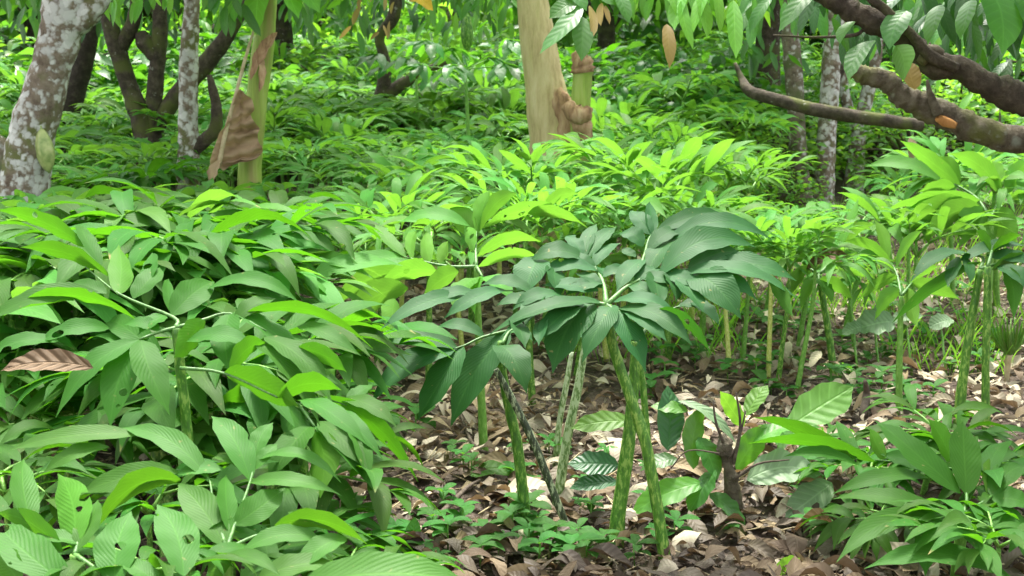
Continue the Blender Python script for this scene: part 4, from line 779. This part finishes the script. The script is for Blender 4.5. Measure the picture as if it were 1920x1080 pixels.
# ------------------------------------------------------------------ seedling stump and broad leaves, right of centre
sr = empty('cocoa_sapling', (*gnd(1375, 985).xy, 0), 'short mossy sapling stump sprouting broad leaves, right of the central stems', 'sapling')
mb = MB(); tube(mb, [(*gnd(1375, 1010).xy, -.03, .05)] + pxpath([(1376, 985, 52), (1374, 930, 36), (1366, 880, 26), (1360, 840, 30), (1352, 815, 16)], 3.62), 14, .4, 9)
mb.build('trunk', 'limb', sr)
for path in ([(1356, 830, 6), (1342, 790, 5), (1337, 750, 3)], [(1375, 870, 8), (1388, 800, 6), (1380, 735, 3)], [(1375, 900, 7), (1420, 870, 5), (1480, 862, 3)], [(1345, 900, 8), (1300, 905, 6), (1240, 922, 4)], [(1350, 850, 4), (1290, 845, 3), (1258, 878, 3)], [(1366, 860, 6), (1384, 830, 4), (1398, 770, 3)]):
    mb = MB(); tube(mb, pxpath(path, 3.6), 6, .1, 4); mb.build('branch', 'twig', sr)
for i, (rows, mt) in enumerate((
  ([(1252, 845, 1252, 718, 66, .95, .02)], 'deep_leaf'), ([(1188, 790, 1070, 800, 56, .8, .1)], 'lime_leaf'), ([(1300, 880, 1320, 760, 60, -.8, .1)], 'cocoa'),
  ([(1270, 752, 1380, 830, 30, .7, .15)], 'pale_leaf'), ([(1395, 800, 1350, 730, 50, -.8, .05)], 'cocoa_bright'), ([(1400, 780, 1440, 720, 50, .8, .05)], 'lime_leaf'),
  ([(1480, 800, 1600, 725, 96, .9, .05)], 'lime_leaf'), ([(1400, 900, 1545, 885, 96, .8, .12)], 'pale_leaf'), ([(1560, 905, 1472, 968, 80, .9, .05)], 'pale_leaf'),
  ([(1380, 880, 1440, 800, 70, -.8, .1)], 'cocoa'), ([(1160, 872, 1064, 868, 64, .85, .1)], 'deep_leaf'), ([(1160, 905, 1068, 915, 50, .7, .12)], 'deep_leaf'),
  ([(1320, 905, 1180, 962, 66, .85, .1)], 'cocoa_bright'), ([(1330, 925, 1400, 990, 60, .6, .1)], 'cocoa'), ([(1290, 770, 1220, 760, 40, .7, .1)], 'cocoa_bright'), ([(1340, 880, 1290, 960, 60, .7, .1)], 'cocoa'),
  ([(1310, 820, 1345, 900, 60, .8, .1)], 'cocoa'), ([(1410, 830, 1500, 790, 60, .6, .1)], 'cocoa_bright'), ([(1270, 860, 1200, 880, 50, .7, .1)], 'cocoa'))):
    mb = MB(); trace(mb, rows, (1370, 870), 3.62, .6, 'cocoa', fold=.12, wave=.12); mb.build('leaf', mt, sr)
mb = MB(); trace(mb, [(1500, 1062, 1580, 1030, 70, .8, .06)], (1530, 1040), 3.4, .6, 'cocoa', wave=.1)
tag(mb.build('fallen_leaf', 'pale_leaf', org=gnd(1540, 1045)), 'greyish pale leaf lying beside the lower right yam plant', 'fallen leaf')
mb = MB(); trace(mb, [(1455, 1085, 1500, 1045, 60, -.8, .06)], (1480, 1060), 3.2, .6, 'cocoa', wave=.1)
tag(mb.build('leaf_sprout', 'cocoa_bright', org=gnd(1480, 1060)), 'bright green leaf tip poking up at the bottom edge', 'leaf')
mb = MB(); trace(mb, [(175, 690, 0, 690, 62, .8, .16)], (90, 680), 2.62, .6, 'cocoa', fold=.35, wave=.12, ns=16)
tag(mb.build('dead_leaf', 'dry_brown', org=at(90, 690, 2.6)), 'large brown ribbed dead leaf caught on the yam plant at the left edge', 'dead leaf')
mb = MB(); trace(mb, [(1512, 505, 1592, 478, 34, .8, .16)], (1550, 490), 5.1, .6, 'cocoa', fold=.35, wave=.15, ns=12)
tag(mb.build('dead_leaf', 'dry_brown', org=at(1550, 490, 5.1)), 'curled brown leaf caught in the yam plant right of the umbrella', 'dead leaf')
mb = MB(); trace(mb, [(1505, 690, 1560, 650, 40, .8, .1)], (1530, 670), 5.6, .6, 'cocoa', fold=.3, wave=.15)
tag(mb.build('dead_leaf', 'dry', org=at(1530, 670, 5.6)), 'tan dead leaf standing on edge behind the stout pale green stalk', 'dead leaf')
mb = MB(); trace(mb, [(1708, 300, 1706, 255, 24, .9, .05), ], (1700, 280), 6.5, .6, 'cocoa', fold=.3, wave=.05)
tag(mb.build('hanging_dead_leaf', 'dry', org=at(1706, 260, 6.5)), 'brown leaf hanging from the cut limb at the right', 'dead leaf')
mb = MB(); trace(mb, [(1716, 168, 1700, 112, 46, .9, .05), ], (1700, 140), 4.0, .6, 'cocoa', fold=.2, wave=.05)
tag(mb.build('olive_leaf', 'cocoa_young', org=at(1706, 140, 4)), 'olive-tan leaf standing between the two heavy limbs', 'leaf')
# taro-like round leaves
tr_ = empty('taro_plant', (*gnd(1650, 700).xy, 0), 'low taro plant with a wide round pale leaf on the right-hand litter', 'taro plant')
for px, py, Ln, W in ((1640, 610, 74, 80), (1700, 600, 60, 40), (1765, 608, 46, 44), (1600, 620, 40, 40)):
    mb = MB(); trace(mb, [(px + Ln / 2, py - 8, px - Ln / 2, py + 6, W, .75, .12)], (1650, 620), 5.4, .4, 'round', fold=.2, wave=.12)
    c_ = at(px, py + 12, 5.4); b_ = gnd(px + 10, 700); tube(mb, [(b_.x, b_.y, -.01, .006), (*c_, .004)], 5, 0, 1, mi=1); mb.build('leaf', ['pale_leaf', 'stem_young'], tr_)
# straw-stemmed broom-like shoot at the far right
bs = empty('palm_seedling', (*gnd(1888, 712).xy, 0), 'small broom-like shoot fanning up from one tan stalk at the right edge', 'seedling')
mb = MB(); tube(mb, [(*gnd(1888, 712).xy, -.01, .012)] + pxpath([(1889, 690, 12), (1892, 665, 14)], 5.2), 7, .1, 4); mb.build('stem', 'straw', bs)
mb = MB()
for i in range(12):
    a = (i - 5.5) * .075; tube(mb, pxpath([(1892, 668, 6), (1892 + 60 * a, 640, 7, g.uniform(-.03, .03)), (1892 + 95 * a, 595 + abs(a) * 26, 2, g.uniform(-.06, .06))], 5.2), 5, 0, 3)
mb.build('shoots', 'lime_leaf', bs)

# ------------------------------------------------------------------ litter, twigs, weeds
def dry_leaf(mb, x, y, s, q, mi=0, z0=None):
    az = q.random() * 6.28; el = q.gauss(0, .22); d_ = V((math.cos(az) * math.cos(el), math.sin(az) * math.cos(el), math.sin(el)))
    z = (gz(x, y) if z0 is None else z0) + .008 + abs(d_.z) * s * .5 + q.random() * .02
    c = V((x, y, z)); leaf(mb, c - d_ * s / 2, c + d_ * s / 2, V((q.gauss(0, .45), q.gauss(0, .45), 1)), s * q.uniform(.26, .42), q.uniform(-.15, .35), 8, 4, q.uniform(-.3, .8), q.uniform(.1, .6), 'cocoa', mi, rng=q)
q = random.Random(21); mb = MB()
for i in range(17000):
    y = 3.0 + 6.5 * q.random() ** 1.35; x = q.uniform(-.42, .42) * (y + .5)
    dry_leaf(mb, x, y, q.choice((.02, .025, .03, .04, .055, .08, .11)) * q.uniform(.8, 1.25), q, (0 if y > 3.9 or q.random() < .4 else 2) if q.random() < .60 + .34 * (y < 4) - .16 * (x > .6 and y > 4.4) else 1)
for i in range(2500):
    y = q.uniform(3, 8); x = q.choice((-1, 1)) * q.uniform(.4, .75) * y; dry_leaf(mb, x, y, q.uniform(.04, .13), q, 0)
for i in range(900):
    y = q.uniform(1.7, 3.2); x = q.uniform(-.45, .45) * (y + .5); dry_leaf(mb, x, y, q.uniform(.05, .15), q, 0)
tag(mb.build('leaf_litter', ['dry', 'dry_pale', 'dry_dark']), kind='stuff')
mb = MB()
for i in range(1500):
    y = 3.2 + 6 * q.random() ** 1.2; x = q.uniform(-.42, .42) * y; a = q.random() * 6.28; L_ = q.uniform(.03, .16); z = gz(x, y) + .015
    tube(mb, [(x, y, z, .0025), (x + L_ * math.cos(a), y + L_ * math.sin(a), z + q.uniform(0, .03), .0015)], 4, 0, 1)
tag(mb.build('twig_litter', 'straw'), kind='stuff')
# larger dead leaves one can single out near the camera
for i in range(26):
    px = q.uniform(700, 1560); py = q.uniform(930, 1075); p = gnd(px, py); mb = MB(); dry_leaf(mb, p.x, p.y, q.uniform(.08, .14), q)
    tag(mb.build('dead_leaf', q.choice(('dry', 'dry_dark', 'dry_brown')), org=(p.x, p.y, 0)), 'curled brown dead leaf on the near litter at the bottom centre', 'dead leaf', 'large dead leaves on the near litter')
for px, py, s, mt, lb in ((925, 910, .14, 'lime_leaf', 'yellow-green fallen leaf on the litter below the leaning dark stalk'), (975, 963, .07, 'dry_pale', 'small white bleached leaf left of the thick pale stem'),
                          (1002, 738, .06, 'dry_pale', 'white bleached leaf scrap behind the short mottled stem'), (990, 940, .13, 'dry_pale', 'pale pinkish dead leaf at the foot of the short mottled stem')):
    p = gnd(px, py); mb = MB(); leaf(mb, (p.x - s / 2, p.y, .03), (p.x + s / 2, p.y + .02, .035), (0, -.5, 1), s * .55, .1, 8, 4, .2, .15, 'cocoa'); tag(mb.build('fallen_leaf', mt, org=(p.x, p.y, 0)), lb, 'fallen leaf')
def twig(label, path, mt='twig', Y=None):
    pts = []
    for e in path:
        p = gnd(e[0], e[1], e[3] if len(e) > 3 else .03); pts.append((p.x, p.y, p.z, e[2] / 2 * p.y / FPX))
    mb = MB(); tube(mb, pts, 6, .15, 4); tag(mb.build('fallen_twig', mt, org=pts[0][:3]), label, 'twig')
twig('thick grey-brown twig lying on the litter at the lower centre left', [(800, 985, 10), (840, 950, 13), (875, 915, 9), (900, 900, 5)])
twig('dark twig slanting down left of the coarse ribbed leaflets', [(715, 755, 9), (750, 800, 10), (790, 850, 8)])
twig('dark thin twig across the litter behind the coarse ribbed leaflets', [(860, 770, 6), (900, 845, 7), (1010, 852, 6), (1080, 862, 4)])
twig('long thin twig running right from the row of stalks', [(1440, 715, 4), (1520, 712, 5), (1600, 705, 4), (1650, 695, 3)])
twig('forked black twig rising from the litter left of the lower right plant', [(1618, 780, 18), (1625, 740, 16, .08), (1622, 715, 8, .14)])
twig('dark slanting branch piece behind the forked black twig', [(1630, 752, 12), (1680, 730, 10, .05), (1710, 712, 5, .08)])
twig('thin bare twig in front of the slim-stemmed yam plant at the right', [(1730, 785, 4), (1790, 752, 5, .05), (1830, 742, 3, .07)])
twig('curved black twig under the hero leaflets by the bright scraps', [(1000, 725, 4, .02), (1030, 690, 5, .06), (1070, 680, 4, .08)])
twig('grey root-like twig on the dirt at the far right edge', [(1885, 820, 10), (1905, 845, 12), (1925, 900, 8)])
twig('brown stick lying across the litter under the taro leaves', [(1640, 700, 8), (1700, 690, 9), (1760, 668, 8), (1800, 665, 4)])
twig('thin dark twig at the bottom beside the tall stem foot', [(1182, 960, 4), (1200, 1005, 5), (1212, 1050, 4)])
# weeds
WD = []
for i in range(4):
    q2 = random.Random(80 + i); mb = MB(); h = .05
    tube(mb, [(0, 0, -.01, .0025), (.004, 0, h, .002)], 4, 0, 1, mi=1)
    for k_ in range(6):
        a = k_ * 1.57 + (k_ // 4) * .8; z = h * (1 if k_ < 4 else .55); Ln = q2.uniform(.04, .065) if k_ < 4 else .05
        leaf(mb, (0, 0, z), (math.cos(a) * Ln, math.sin(a) * Ln, z + q2.uniform(-.01, .02)), (0, 0, 1), Ln * .55, .1, 6, 4, .2, .03, 'ell', rng=q2)
    WD.append(mb.mesh('weed', ['weed_leaf', 'stem_young']))
def weed(px, py, s, label, group):
    p = gnd(px, py); o = bpy.data.objects.new('weed', random.choice(WD)); COL.objects.link(o); o.location = (p.x, p.y, gz(p.x, p.y) + .01); o.rotation_euler = (0, 0, q.random() * 6); o.scale = (s, s, s); tag(o, label, 'weed', group)
for px, py, s in ((865, 1000, 1.3), (840, 1030, 1.2), (960, 1010, 1.2), (985, 1000, 1.4), (935, 1060, 1.1), (1045, 1040, 1.3), (1070, 1075, 1.2), (900, 1070, 1.1), (1010, 1070, 1.1), (1100, 1060, 1), (1130, 1050, 1.1), (830, 960, 1), (870, 890, .9), (850, 870, .9), (885, 900, .9), (910, 1030, 1.0), (810, 1010, 1.1), (1190, 1070, 1), (990, 1035, 1.1)):
    weed(px, py, s, 'tiny four-leaved weed seedling on the near litter at the bottom centre', 'weed seedlings at the bottom centre')
for i in range(45):
    px = q.uniform(660, 1550); py = q.uniform(850, 1080); weed(px, py, q.uniform(.5, 1.15), 'tiny four-leaved weed seedling on the near litter at the bottom centre', 'weed seedlings at the bottom centre')
for i in range(120):
    px = q.uniform(1180, 1900); py = q.uniform(560, 770); weed(px, py, q.uniform(.5, 1.5), 'small green weed on the sunlit litter of the right-hand clearing', 'weeds of the right-hand clearing')
for px, py, s, lb in ((700, 865, 2.4, 'broad-leaved seedling under the drooping leaflets, left of the litter'), (780, 825, 1.8, 'round-leaved seedling at the left edge of the litter'), (690, 700, 2.2, 'light green seedling between the left plants and the coarse ribbed leaflets')):
    weed(px, py, s, lb, 'seedlings at the left edge of the litter')
mb = MB(); p = gnd(775, 1040)
leaf(mb, (p.x, p.y, 0), (p.x + .005, p.y, .1), (0, -1, .2), .045, 0, 9, 4, .2, 0, 'ell'); tag(mb.build('leaf_sprout', 'deep_leaf', org=(p.x, p.y, 0)), 'single pointed upright green leaf at the bottom left of the litter', 'leaf')
mb = MB()
for i in range(4200):
    y = q.uniform(5.2, 10.5); x = q.uniform(.2, .42 * y)
    if noise.noise(V((x * 1.3, y * 1.3, 9))) < -.05: continue
    h = q.uniform(.05, .24); a = q.random() * 6.28; z = gz(x, y); dx, dy = .5 * h * math.cos(a), .5 * h * math.sin(a)
    leaf(mb, (x, y, z), (x + dx, y + dy, z + h), (math.cos(a + 1.5), math.sin(a + 1.5), .4), .006, .15, 4, 2, .1, 0, 'ell', rng=q)
tag(mb.build('grass', 'cocoa_bright'), kind='stuff')
for o in S.objects:
    if '_o' in o.keys(): del o['_o']
